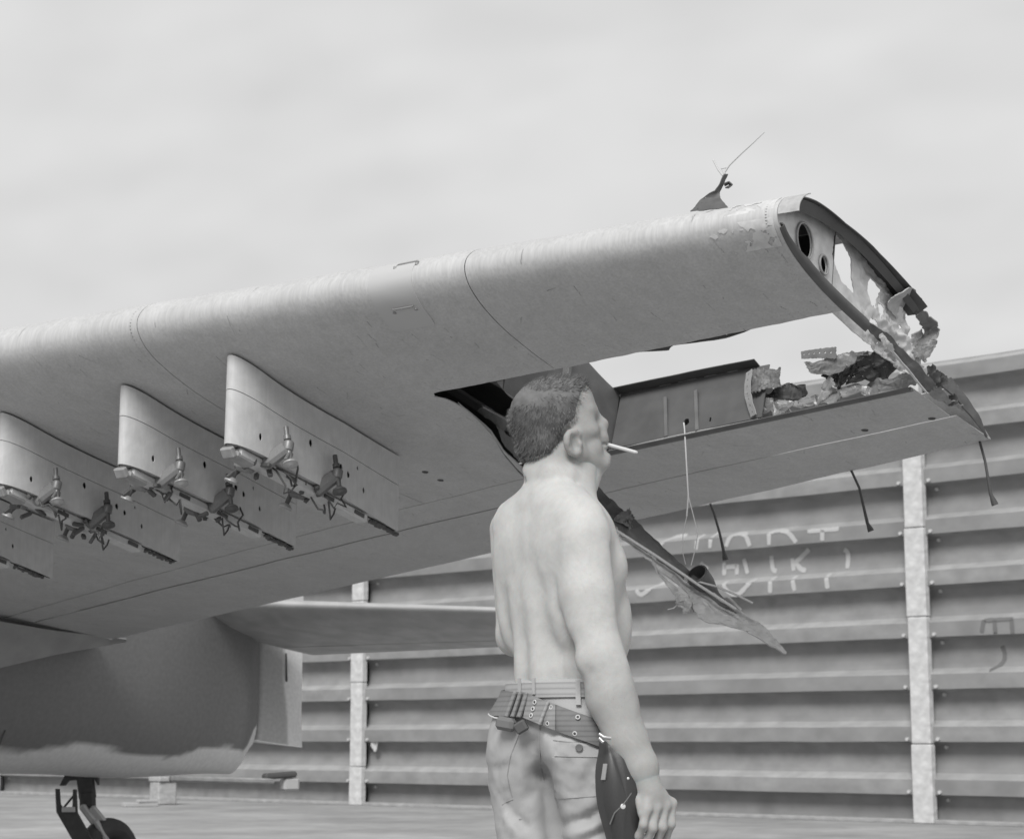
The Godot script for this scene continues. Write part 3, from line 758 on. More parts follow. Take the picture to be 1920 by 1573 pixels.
func hanging_skin(t: Node3D) -> void:
	# long strip of lower skin torn loose and hanging below the wing
	var mb := MB.new()
	ribbon(mb, [Vector3(0.2427, 1.9288, -6.92),Vector3(0.2938, 1.8576, -6.9),Vector3(0.3656, 1.787, -6.88),Vector3(0.4595, 1.6978, -6.86),Vector3(0.5908, 1.5722, -6.85),Vector3(0.6472, 1.5189, -6.85),Vector3(0.7412, 1.4542, -6.85),Vector3(0.8121, 1.386, -6.85)], [Vector3(0.2241, 1.9036, -6.95),Vector3(0.28, 1.8186, -6.9),Vector3(0.3259, 1.7556, -6.86),Vector3(0.3905, 1.6658, -6.83),Vector3(0.5311, 1.5542, -6.82),Vector3(0.625, 1.4898, -6.82),Vector3(0.7093, 1.4368, -6.82),Vector3(0.7933, 1.3802, -6.82)], 60, 10, 0.010, 0.03)
	var hung := obj("hanging_skin", mb, paint(0.14, 0.55, "grime", 0.3), t)
	mb = MB.new()
	ribbon(mb, [Vector3(0.3853, 1.663, -6.84),Vector3(0.5046, 1.5904, -6.84),Vector3(0.6647, 1.4838, -6.84),Vector3(0.8184, 1.3816, -6.84),Vector3(0.9066, 1.3188, -6.83),Vector3(0.9732, 1.2395, -6.82)], [Vector3(0.3954, 1.6418, -6.82),Vector3(0.5011, 1.5449, -6.8),Vector3(0.6226, 1.4504, -6.8),Vector3(0.6541, 1.3595, -6.79),Vector3(0.8261, 1.3128, -6.79),Vector3(0.9698, 1.2334, -6.81)], 60, 16, 0.010, 0.03, 0.005)
	obj("skin_sheet", mb, paint(0.52, 0.5, "blotch", 0.3, "bumps", 0.2), hung)
	mb = MB.new()
	ribbon(mb, [Vector3(0.4962, 1.5533, -6.81),Vector3(0.571, 1.4776, -6.81),Vector3(0.6268, 1.4172, -6.81),Vector3(0.6488, 1.3796, -6.81)], [Vector3(0.5067, 1.5373, -6.8),Vector3(0.5475, 1.4768, -6.8),Vector3(0.5957, 1.4165, -6.8),Vector3(0.644, 1.3752, -6.8)], 24, 6, 0.01, 0.06)
	ribbon(mb, [Vector3(0.596, 1.4391, -6.8),Vector3(0.6109, 1.4278, -6.8),Vector3(0.6334, 1.4165, -6.8)], [Vector3(0.5878, 1.394, -6.8),Vector3(0.6064, 1.3752, -6.8),Vector3(0.6328, 1.3789, -6.8)], 12, 10, 0.03, 0.2)
	obj("torn_gusset", mb, paint(0.5, 0.6, "blotch", 0.2), hung)
	mb = MB.new()
	mb.tube([Vector3(0.3699, 1.674, -6.8),Vector3(0.5103, 1.5818, -6.79),Vector3(0.6626, 1.4752, -6.78),Vector3(0.789, 1.3926, -6.78)], [0.0055], 6)
	obj("stringer", mb, paint(0.55, 0.45, "grain", 0.2), hung)
	mb = MB.new()
	mb.tube([Vector3(0.6553, 1.4903, -6.78),Vector3(0.7235, 1.4707, -6.77),Vector3(0.7876, 1.4418, -6.76),Vector3(0.8457, 1.4111, -6.75)], [0.004], 6)
	mb.tube([Vector3(0.7657, 1.4354, -6.8),Vector3(0.8101, 1.3902, -6.8)], [0.005], 6)
	obj("bent_stringer", mb, paint(0.5, 0.45, "grain", 0.2), hung)
	mb = MB.new()
	var a: Vector3 = Vector3(0.6558, 1.5203, -6.8)
	var b: Vector3 = Vector3(0.7346, 1.4313, -6.9)
	var z := (b - a).normalized()
	mb.lathe(a, z, [Vector2(0.0, 0.034), Vector2(0.002, 0.040), Vector2(0.06, 0.038), Vector2(0.14, 0.022)], 20)
	obj("rolled_sheet", mb, paint(0.13, 0.55, "grime", 0.2), hung)
	mb = MB.new()
	mb.tube([Vector3(0.596, 1.4391, -6.8),Vector3(0.5919, 1.4165, -6.8),Vector3(0.5728, 1.3977, -6.8),Vector3(0.5501, 1.3921, -6.8)], [0.002], 5)
	obj("loose_wire", mb, paint(0.5, 0.6, ""), hung)
	mb = MB.new()
	ribbon(mb, [Vector3(0.3987, 1.7459, -6.86),Vector3(0.4215, 1.7305, -6.86),Vector3(0.4595, 1.6978, -6.86)], [Vector3(0.3629, 1.7244, -6.84),Vector3(0.3893, 1.686, -6.84),Vector3(0.4311, 1.6668, -6.84)], 12, 8, 0.03, 0.12)
	ribbon(mb, [Vector3(0.4218, 1.7652, -6.86),Vector3(0.4368, 1.7305, -6.86),Vector3(0.4442, 1.7074, -6.86)], [Vector3(0.3937, 1.7436, -6.84),Vector3(0.4049, 1.7148, -6.84),Vector3(0.4275, 1.686, -6.84)], 12, 8, 0.02, 0.15)
	obj("crumpled_metal", mb, paint(0.24, 0.5, "blotch", 0.15), hung)

# pylon at span s whose nose lies at chord c0
func pylon(t: Node3D, s: float, c0: float) -> void:
	var ln := 0.925 * (1.0 + 0.03 * (s - 2.0))
	var tw := 0.046
	var half := func(x: float) -> float:
		return tw * (sqrt(clampf(1.0 - pow(1.0 - x / 0.14, 2.0), 0.0, 1.0)) if x < 0.14 else 1.0 if x < 0.6 else lerpf(1.0, 0.16, (x - 0.6) / 0.4))
	var at := func(e: float, h: float) -> Vector3:   # e -1..1 round the nose, outboard side positive; h 0 at the wing, 1 below
		var x := e * e
		var f0 := c0 + ln * x + 0.05 * h + 0.008 * (1.0 - x) * h
		var n := lerpf(foil((c0 + ln * x) / chord(s)).x * chord(s) - 0.004, -0.387, h)
		return ws(Vector3(s - half.call(x) * (1.0 if e > 0 else -1.0), f0, n))
	var spots := [[0.30, 0.36], [0.40, 0.52], [0.58, 0.62], [0.63, 0.66], [0.74, 0.74], [0.12, 0.8], [0.69, 0.5]]
	var grey := paint(0.58, 0.5, "streaks", 0.6, "bumps", 0.05)
	var mb := MB.new()
	var f := func(e: float, h: float) -> float:
		var g := 1.0
		for q in spots:
			g = minf(g, Vector2((e * e - q[0]) * ln, (h - q[1]) * 0.15).length() - (0.0085 if q[0] > 0.2 and q[0] < 0.68 else 0.007)) if e > 0 else g
		return g
	mb.plate(230, 52, func(u, v): return at.call(lerpf(-0.999, 0.999, u), lerpf(0.405, 1.0, v)), func(u, v): return f.call(lerpf(-0.999, 0.999, u), lerpf(0.405, 1.0, v)), 0.003)
	mb.plate(40, 8, func(u, v):
		var x := lerpf(0.02, 0.998, u)
		var p: Vector3 = at.call(sqrt(x), 0.985)
		var q: Vector3 = at.call(-sqrt(x), 0.985)
		return p.lerp(q, v), null, 0.003)
	var body := obj("pylon", mb, grey, t)
	mb = MB.new()
	mb.plate(60, 10, func(u, v): return at.call(lerpf(-0.999, 0.999, u), lerpf(0.02, 0.397, v)), null, 0.004)
	obj("upper_fairing", mb, grey, body)
	mb = MB.new()
	mb.plate(30, 2, func(u, v): return at.call(sqrt(lerpf(0.05, 0.99, u)), lerpf(0.4, 1.0, v)).lerp(at.call(-sqrt(lerpf(0.05, 0.99, u)), lerpf(0.4, 1.0, v)), 0.5), null, 0.01)
	obj("inner_web", mb, paint(0.05, 0.8, ""), body)
	var dark := paint(0.10, 0.55, "grime", 0.2)
	var steel := paint(0.26, 0.45, "grain", 0.2, "", 0.3, 0.3)
	# rail with slots and the hook fitting at the nose
	mb = MB.new()
	mb.bar(ws(Vector3(s, c0 + 0.10, -0.402)), ws(Vector3(s, c0 + 0.78, -0.404)), N, 0.052, 0.03, 0.006)
	obj("rail", mb, grey, body)
	mb = MB.new()
	mb.bar(ws(Vector3(s, c0 + 0.085, -0.412)), ws(Vector3(s, c0 + 0.18, -0.415)), N, 0.050, 0.028, 0.010)
	mb.bar(ws(Vector3(s, c0 + 0.06, -0.400)), ws(Vector3(s, c0 + 0.085, -0.425)), N, 0.05, 0.02, 0.004)
	obj("nose_fitting", mb, paint(0.38, 0.5, "grime", 0.2), body)
	for q in [0.33, 0.53, 0.70]:
		mb = MB.new()
		mb.bar(ws(Vector3(s - 0.027, c0 + q, -0.402)), ws(Vector3(s - 0.027, c0 + q + 0.055, -0.403)), N, 0.004, 0.014, 0.0015)
		obj("rail_slot", mb, dark, body)
	mb = MB.new()
	for i in 14:
		var x := 0.82 + 0.012 * i
		mb.bar(ws(Vector3(s - 0.012 + rng.randf() * 0.01, c0 + x, -0.388 - rng.randf() * 0.012)), ws(Vector3(s + 0.01, c0 + x + 0.012, -0.390 - rng.randf() * 0.012)), N, 0.012, 0.01, 0.002)
	obj("rail_end_latches", mb, dark, body).set_meta("kind", "stuff")
	mb = MB.new()
	mb.tube([ws(Vector3(s - 0.02, c0 + 0.56, -0.40)), ws(Vector3(s - 0.03, c0 + 0.565, -0.44)), ws(Vector3(s - 0.02, c0 + 0.59, -0.468)), ws(Vector3(s - 0.01, c0 + 0.615, -0.44)), ws(Vector3(s - 0.01, c0 + 0.62, -0.40))], [0.0035], 5)
	obj("release_cord", mb, dark, body)
	# sway braces: two pairs of arms with screws and pads
	for st in [[0.22, 1.0], [0.49, 0.92]]:
		var c: float = c0 + st[0]
		var k: float = st[1]
		for side in [-1.0, 1.0]:
			mb = MB.new()
			var o := ws(Vector3(s + side * 0.02, c, -0.405))
			var e := ws(Vector3(s + side * 0.10 * k, c + 0.015, -0.362 - 0.02 * side))
			mb.bar(o, e, A, 0.052, 0.034, 0.011)
			mb.lathe(e - N * 0.018, N, [Vector2(0.0, 0.0), Vector2(0.002, 0.015), Vector2(0.006, 0.018), Vector2(0.030, 0.018), Vector2(0.036, 0.014), Vector2(0.036, 0.0)], 12)
			var arm := obj("sway_brace", mb, steel if st[0] < 0.3 else paint(0.17, 0.45, "grain", 0.2, "", 0.3, 0.3), body)
			mb = MB.new()
			var tilt: Vector3 = (N - D * side * 0.35).normalized()
			mb.tube([e - tilt * 0.06, e + tilt * 0.072], [0.0085], 8)
			mb.disc(e + tilt * 0.03, tilt, 0.014, 0.014, 6)
			if st[0] < 0.3:
				mb.bar(e - tilt * 0.062 - A * 0.02, e - tilt * 0.02 + A * 0.01, D, 0.02, 0.012)
			obj("brace_screw", mb, paint(0.24, 0.4, "grain", 0.2, "", 0.3, 0.3) if side < 0 and k == 1.0 else dark, body)
			mb = MB.new()
			mb.lathe(e - tilt * 0.062, -tilt, [Vector2(-0.012, 0.0), Vector2(-0.010, 0.012), Vector2(0.0, 0.024), Vector2(0.008, 0.025), Vector2(0.010, 0.0)], 14)
			obj("brace_pad", mb, paint(0.45, 0.4, "grain", 0.1, "", 0.3, 0.3) if side > 0 or k == 1.0 else dark, body)
		for i in 2:
			mb = MB.new()
			var loop := []
			var cc := c + rng.randf_range(-0.05, 0.06)
			var ss := s + rng.randf_range(-0.06, 0.02)
			for e in 8:
				var g := e / 7.0
				loop.append(ws(Vector3(ss - 0.05 * sin(g * PI) * rng.randf_range(0.7, 1.3), cc + 0.09 * g + rng.randf_range(-0.012, 0.012), -0.40 - 0.07 * sin(g * PI) * rng.randf_range(0.4, 1.3) + 0.05 * g * i)))
			mb.tube(loop, [0.0035], 5)
			obj("loose_cable", mb, dark, body)
		for i in 7:
			mb = MB.new()
			var p := ws(Vector3(s + rng.randf_range(-0.06, 0.03), c + rng.randf_range(-0.06, 0.07), -0.385 - rng.randf() * 0.05))
			mb.bar(p, p + Vector3(rng.randf_range(-0.04, 0.04), rng.randf_range(-0.04, 0.04), rng.randf_range(-0.04, 0.04)), N + D * 0.3, 0.016, 0.014, 0.003)
			obj("hook", mb, dark, body)

func wing_details(t: Node3D, grey: Material) -> void:
	var dark := paint(0.07, 0.7, "", 1.0)
	# static dischargers along the trailing edge
	for w in [[Vector3(0.7545, 1.8248, -7.2524),Vector3(0.7706, 1.783, -7.26),Vector3(0.7896, 1.7118, -7.26),Vector3(0.8026, 1.6468, -7.26),Vector3(0.81, 1.6104, -7.26)],[Vector3(1.1971, 1.8751, -6.7042),Vector3(1.223, 1.8119, -6.7),Vector3(1.236, 1.7459, -6.7),Vector3(1.2474, 1.6894, -6.7),Vector3(1.2596, 1.6594, -6.7)],[Vector3(1.5492, 1.9132, -6.2783),Vector3(1.5574, 1.8414, -6.25),Vector3(1.5654, 1.7795, -6.25),Vector3(1.5706, 1.7354, -6.25),Vector3(1.5847, 1.6967, -6.25)]]:
		var mb := MB.new()
		mb.tube(w, [0.0045, 0.0045, 0.005, 0.006, 0.009, 0.007], 7)
		mb.tube([(w[3] as Vector3).lerp(w[4], 0.1), (w[3] as Vector3).lerp(w[4], 0.6), w[4]], [0.005, 0.010, 0.012], 8)
		obj("static_discharger", mb, dark, t)
	# wire out of the spar hole
	var hole: Vector3 = ws(Vector3(0.915, 1.225, -0.035))
	var wire := [hole, Vector3(0.5771, 1.961, -6.33), Vector3(0.581, 1.862, -6.33), Vector3(0.5862, 1.7367, -6.33), Vector3(0.5799, 1.6691, -6.33)]
	var mb := MB.new()
	mb.tube(wire, [0.003], 5)
	mb.tube([Vector3(0.5862, 1.7367, -6.33), Vector3(0.6012, 1.6744, -6.33), Vector3(0.6161, 1.6123, -6.33), Vector3(0.6064, 1.5592, -6.33), Vector3(0.5915, 1.5062, -6.33)], [0.0018], 5)
	mb.tube([Vector3(0.5799, 1.6691, -6.33), Vector3(0.5667, 1.6123, -6.33), Vector3(0.564, 1.5503, -6.33), Vector3(0.5739, 1.5098, -6.33)], [0.0013], 5)
	obj("loose_wire", mb, paint(0.6, 0.6, ""), t)
	# access door by the leading edge with its latches
	mb = MB.new()
	mb.plate(24, 16, func(u, v): return skin(lerpf(1.17, 1.33, u), lerpf(-0.27, 0.12, v), 0.003), func(u, v): return 0.12 - maxf(maxf(absf(u - 0.5) - 0.38, 0.0), maxf(absf(v - 0.5) - 0.38, 0.0)) - 0.0, 0.004)
	obj("access_door", mb, grey, t)
	for q in [[1.245, 1.165, 0.09], [1.275, 1.195, -0.17]]:
		mb = MB.new()
		mb.tube([skin(q[0], q[2], 0.004), skin(q[0] - 0.005, q[2], 0.008), skin(q[1] + 0.005, q[2], 0.008), skin(q[1], q[2], 0.004)], [0.003], 6)
		mb.disc(skin(q[0], q[2] - 0.02, 0.003), N, 0.006, 0.008, 8)
		mb.disc(skin(q[1], q[2] - 0.02, 0.003), N, 0.006, 0.008, 8)
		obj("door_latch", mb, paint(0.3, 0.5, "grain", 0.1), t)
	# bleached and scraped patch near the tip, stain and drain below
	mb = MB.new()
	mb.plate(40, 30, func(u, v): return skin(lerpf(0.0, 0.22, u), lerpf(-0.20, 0.16, v), 0.0035), func(u, v): return 0.18 + 0.55 * noise.get_noise_2d(u * 3.1 + 3.0, v * 3.3) + 0.3 * noise.get_noise_2d(u * 9.0, v * 9.0) - 0.5 * u, 0.001)
	obj("scraped_paint", mb, paint(0.70, 0.5, "blotch", 0.2), t)
	mb = MB.new()
	for q in [Vector3(-0.2654, 1.89, -7.0611),Vector3(-0.9996, 1.7828, -8.1463),Vector3(1.3384, 1.949, -6.0293),Vector3(1.153, 1.937, -6.1876),Vector3(-0.3185, 1.9064, -6.9629)]:
		mb.tube([q - N * 0.003, q + N * 0.002], [0.012], 12)
	obj("drain_hole", mb, paint(0.07, 0.7, ""), t)
	# rows of rivets
	var dome := MB.new()
	dome.lathe(Vector3.ZERO, Vector3.UP, [Vector2(-0.001, 0.0034), Vector2(0.0008, 0.0028), Vector2(0.0014, 0.0)], 8)
	var places := []
	var rows := []
	for i in 2:
		rows.append([-0.01, 6.0, -sqrt(0.24) + 0.014 * i, 0.028])
	for s in [2.31, 3.5, 0.02]:
		for q in 40:
			var e := lerpf(-0.50, 0.3, q / 39.0)
			places.append(Transform3D(Basis.from_euler(Vector3(PI if e < 0 else 0.0, 0, 0)), skin(s, e, 0.0015)))
	for r in rows:
		var s: float = r[0]
		while s < r[1]:
			places.append(Transform3D(Basis.from_euler(Vector3(PI, 0, 0)), skin(s, r[2], 0.0015)))
			s += r[3]
	for line in 3:
		var s := 0.7
		while s < 5.7:
			var x: float = [xa(s) - 0.012, xb(s) + 0.012, xb(s) - 0.012][line]
			if s > 1.7:
				places.append(Transform3D(Basis.from_euler(Vector3(PI, 0, 0)), skin(s, -sqrt(x), 0.0015)))
			s += 0.032
	stuff("rivet", dome.mesh(), grey, places, t)

func plane(a: float, l: float, u: float) -> Vector3:
	return P0 + D * (6.4 - l) + A * a + N * u

func lerp_table(tab: Array, a: float, col: int) -> float:
	for i in tab.size() - 1:
		if a <= tab[i + 1][0]:
			var t := clampf((a - tab[i][0]) / (tab[i + 1][0] - tab[i][0]), 0.0, 1.0)
			t = lerpf(t, t * t * (3.0 - 2.0 * t), 0.3)
			return lerpf(tab[i][col], tab[i + 1][col], t)
	return tab[-1][col]

func fuselage(t: Node3D, grey: Material) -> void:
	var tab := [[-2.5, 0.62, 0.95, -0.78], [0.0, 0.64, 1.05, -0.90], [2.9, 0.52, 0.98, -0.87], [4.1, 0.36, 0.86, -0.66], [5.25, 0.17, 0.74, -0.39], [5.46, 0.075, 0.70, -0.17]]
	var two := StandardMaterial3D.new()
	two.vertex_color_use_as_albedo = true
	two.roughness = 0.6
	two.uv1_triplanar = true
	two.albedo_texture = tex["grain"]
	var mb := MB.new()
	mb.tinted = true
	var rows := []
	var cols := []
	for i in 150:
		var a := lerpf(-2.5, 5.46, i / 149.0)
		var w := lerp_table(tab, a, 1)
		var up := lerp_table(tab, a, 2)
		var dn := lerp_table(tab, a, 3)
		var row := []
		for j in 96:
			var g := TAU * j / 96.0
			var cy := (up + dn) * 0.5
			var hh := (up - dn) * 0.5
			var x := signf(cos(g)) * pow(absf(cos(g)), 0.72)
			var y := signf(sin(g)) * pow(absf(sin(g)), 0.80)
			row.append(plane(a - 0.22 * (cy + y * hh + 0.2) * clampf((a - 4.4) / 1.0, 0.0, 1.0), x * w, cy + y * hh))
			# camouflage: dark sides, pale belly with a wavy edge
			var edge := dn + 0.15 + 0.022 * sin(a * 5.2 + 0.6) + 0.03 * noise.get_noise_1d(a * 1.9)
			var k := clampf((cy + y * hh - edge) / 0.018 + 0.5, 0.0, 1.0)
			var s := lerpf(0.80, 0.20, k)
			cols.append(Color(s, s, s))
		rows.append(row)
	mb.grid(rows, true)
	for i in cols.size():
		mb.c[i] = cols[i]
	var fus := obj("fuselage", mb, two, t)
	mb = MB.new()
	mb.tube([plane(3.05, 0.40, -0.62), plane(3.06, 0.36, -0.72), plane(3.05, 0.28, -0.80)], [0.004], 5)
	obj("panel_edge", mb, paint(0.1, 0.6, ""), fus)
	# fin and rudder
	var fin := MB.new()
	fin.tinted = true
	fin.plate(10, 24, func(u, v): return plane(lerpf(3.9 + 0.1 * v, 5.40 - 0.22 * (lerpf(0.5, 2.1, v) + 0.13), u), 0.0, lerpf(0.5, 2.1, v)), null, 0.12)
	for i in fin.v.size():
		fin.c[i] = Color(0.18, 0.18, 0.18)
	obj("fin", fin, two, t)
	mb = MB.new()
	mb.tinted = true
	for side in [-1.0, 1.0]:
		rows = []
		cols = []
		for i in 90:
			var v := i / 89.0
			var u := lerpf(-0.13, 2.1, v)
			var row := []
			for j in 24:
				var x := j / 23.0
				var wide := 0.062 * sqrt(clampf(x * 12.0, 0.0, 1.0)) * lerpf(1.0, 0.06, x)
				row.append(plane(5.45 - 0.22 * (u + 0.13) + x * 0.53, side * wide, u + 0.07 * x * clampf(1.0 - (u + 0.13) * 4.0, 0.0, 1.0)))
				var edge := lerpf(0.52, 0.70, clampf(1.0 - (u + 0.13) / 0.75, 0.0, 1.0)) + 0.02 * sin(u * 14.0)
				var k := clampf((edge - x) / 0.06 + 0.5, 0.0, 1.0)
				var s := lerpf(0.78, 0.42, k)
				cols.append(Color(s, s, s))
			rows.append(row)
		var from := mb.v.size()
		mb.grid(rows)
		for i in cols.size():
			mb.c[from + i] = cols[i]
	mb.poly([plane(5.45, 0.05, -0.13), plane(5.48, 0.06, -0.13), plane(5.975, 0.005, -0.06), plane(5.975, -0.005, -0.06), plane(5.48, -0.06, -0.13), plane(5.45, -0.05, -0.13)], 0.004)
	var rud := obj("rudder", mb, two, t)
	mb = MB.new()
	mb.bar(plane(5.62, 0.04, 0.50), plane(5.68, 0.034, 0.32), D, 0.01, 0.012)
	obj("rudder_rod", mb, paint(0.08, 0.6, ""), rud)
	# tailplane and elevator on either side
	for side in [1.0, -1.0]:
		for piece in 2:
			mb = MB.new()
			rows = []
			for i in 30:
				var l := lerpf(0.10, 2.55, i / 29.0)
				var le := 4.47 + 0.25 * l
				var te := 5.83 - 0.02 * l
				var row := []
				for j in 33:
					var g := float(j) / 32.0 * 2.0 - 1.0
					var x := g * g
					if piece == 0:
						x *= 0.735
					else:
						x = lerpf(0.745, 1.0, x)
					var th := 0.55 * (0.2969 * sqrt(x) - 0.126 * x - 0.3516 * x * x + 0.2843 * pow(x, 3) - 0.1036 * pow(x, 4)) * (te - le)
					row.append(plane(lerpf(le, te, x), side * l, 0.54 + (th if g > 0 else -th)))
				rows.append(row)
			mb.grid(rows)
			for e in [0, 29]:
				var ring: Array = rows[e]
				mb.poly(ring.slice(0, 32), 0.002)
			obj("tailplane" if piece == 0 else "elevator", mb, paint(0.48, 0.5, "grime", 1.0), t)
	# arrestor hook under the tail
	mb = MB.new()
	var h0: Vector3 = Vector3(-2.0864, 0.7074, -11.9)
	var h1: Vector3 = Vector3(-1.5412, 0.6771, -12.6)
	mb.bar(h0, h1, Vector3.UP, 0.04, 0.036, 0.01)
	var hook := obj("arrestor_hook", mb, paint(0.46, 0.5, "grime", 0.3), t)
	mb = MB.new()
	mb.bar(h1 + Vector3(-0.06, 0.03, 0.03), h1 + Vector3(0.13, 0.045, -0.1), Vector3.UP, 0.07, 0.038, 0.014)
	obj("hook_damper", mb, paint(0.08, 0.6, ""), hook)
	mb = MB.new()
	mb.box(Transform3D(Basis(Vector3.UP, 0.5), h1 + Vector3(0.095, -0.02, -0.1)), Vector3(0.11, 0.085, 0.09), 0.014)
	obj("hook_point", mb, paint(0.5, 0.5, "grain", 0.2), hook)

func tail_wheel(t: Node3D) -> void:
	var dark := paint(0.055, 0.7, "grime", 0.3)
	var pale := paint(0.45, 0.5, "grain", 0.2)
	var hub := plane(4.15, 0.0, 0.0)
	hub = Vector3(hub.x, 0.24, hub.z)
	var ax := -D
	var c: Vector3 = Vector3(-2.3966, 0.2788, -11.62)
	c.y = 0.243
	var mb := MB.new()
	var prof := []
	for i in 17:
		var g := TAU * i / 16.0
		prof.append(Vector2(cos(g) * 0.062, 0.175 + sin(g) * 0.068))
	mb.lathe(c, ax, prof, 36)
	var tyre := obj("tail_wheel", mb, dark, t)
	mb = MB.new()
	mb.lathe(c, ax, [Vector2(-0.05, 0.0), Vector2(-0.05, 0.03), Vector2(-0.035, 0.05), Vector2(-0.04, 0.115), Vector2(0.04, 0.115), Vector2(0.035, 0.05), Vector2(0.05, 0.03), Vector2(0.05, 0.0)], 28)
	obj("rim", mb, paint(0.3, 0.5, "grain", 0.2), tyre)
	mb = MB.new()
	mb.bar(Vector3(-2.5418, 0.7443, -11.6), Vector3(-2.5171, 0.5888, -11.6), Vector3(0, 0, 1), 0.10, 0.045, 0.012)
	mb.bar(Vector3(-2.5222, 0.6416, -11.6), Vector3(-2.515, 0.533, -11.6), Vector3(0, 0, 1), 0.09, 0.065, 0.014)
	mb.poly([Vector3(-2.6848, 0.6727, -11.6),Vector3(-2.6495, 0.7443, -11.6),Vector3(-2.4596, 0.7506, -11.6),Vector3(-2.4569, 0.6758, -11.6),Vector3(-2.477, 0.7069, -11.6),Vector3(-2.5657, 0.7069, -11.6),Vector3(-2.6352, 0.7007, -11.6),Vector3(-2.6563, 0.6727, -11.6)], 0.05)
	obj("tail_strut", mb, dark, t)
	mb = MB.new()
	mb.bar(Vector3(-2.5429, 0.5594, -11.55), Vector3(-2.444, 0.4362, -11.55), Vector3(0, 0, 1), 0.04, 0.05, 0.01)
	mb.bar(Vector3(-2.4919, 0.544, -11.55), Vector3(-2.381, 0.4031, -11.6), Vector3(0, 0, 1), 0.06, 0.045, 0.01)
	mb.bar(c + ax * 0.085 + Vector3(0, 0.0, 0), Vector3(-2.4473, 0.4751, -11.5), Vector3(0, 0, 1), 0.03, 0.05, 0.01)
	mb.disc(c + ax * 0.08, ax, 0.03, 0.05)
	obj("wheel_fork", mb, pale, t)
	mb = MB.new()
	mb.poly([Vector3(-2.6626, 0.6589, -11.4),Vector3(-2.644, 0.6589, -11.4),Vector3(-2.6343, 0.5704, -11.4),Vector3(-2.6147, 0.546, -11.4),Vector3(-2.5588, 0.546, -11.4),Vector3(-2.5599, 0.6558, -11.4),Vector3(-2.5443, 0.6558, -11.4),Vector3(-2.5331, 0.5217, -11.4),Vector3(-2.3945, 0.2912, -11.4),Vector3(-2.3541, 0.0203, -11.4),Vector3(-2.4342, 0.0203, -11.4),Vector3(-2.5225, 0.3214, -11.4),Vector3(-2.6513, 0.5278, -11.4)], 0.04)
	mb.bar(Vector3(-2.6149, 0.5491, -11.4), Vector3(-2.5555, 0.6222, -11.4), Vector3(0, 0, 1), 0.012, 0.012, 0.002)
	obj("gear_door", mb, dark, t)
	mb = MB.new()
	mb.bar(Vector3(-2.6169, 0.541, -11.37), Vector3(-2.5395, 0.541, -11.37), Vector3(0, 0, 1), 0.03, 0.014, 0.003)
	obj("door_hinge", mb, pale, t)

# ---------------------------------------------------------------- person
func bp(r: float, y: float, f: float) -> Vector3:
	return R * r + F * f + Vector3(0, y, 0)

# hips, turned a little less than the chest
func hp(r: float, y: float, f: float) -> Vector3:
	return Vector3(0.707, 0, 0.707) * r + Vector3(0.707, 0, -0.707) * f + Vector3(0.012, y, 0)

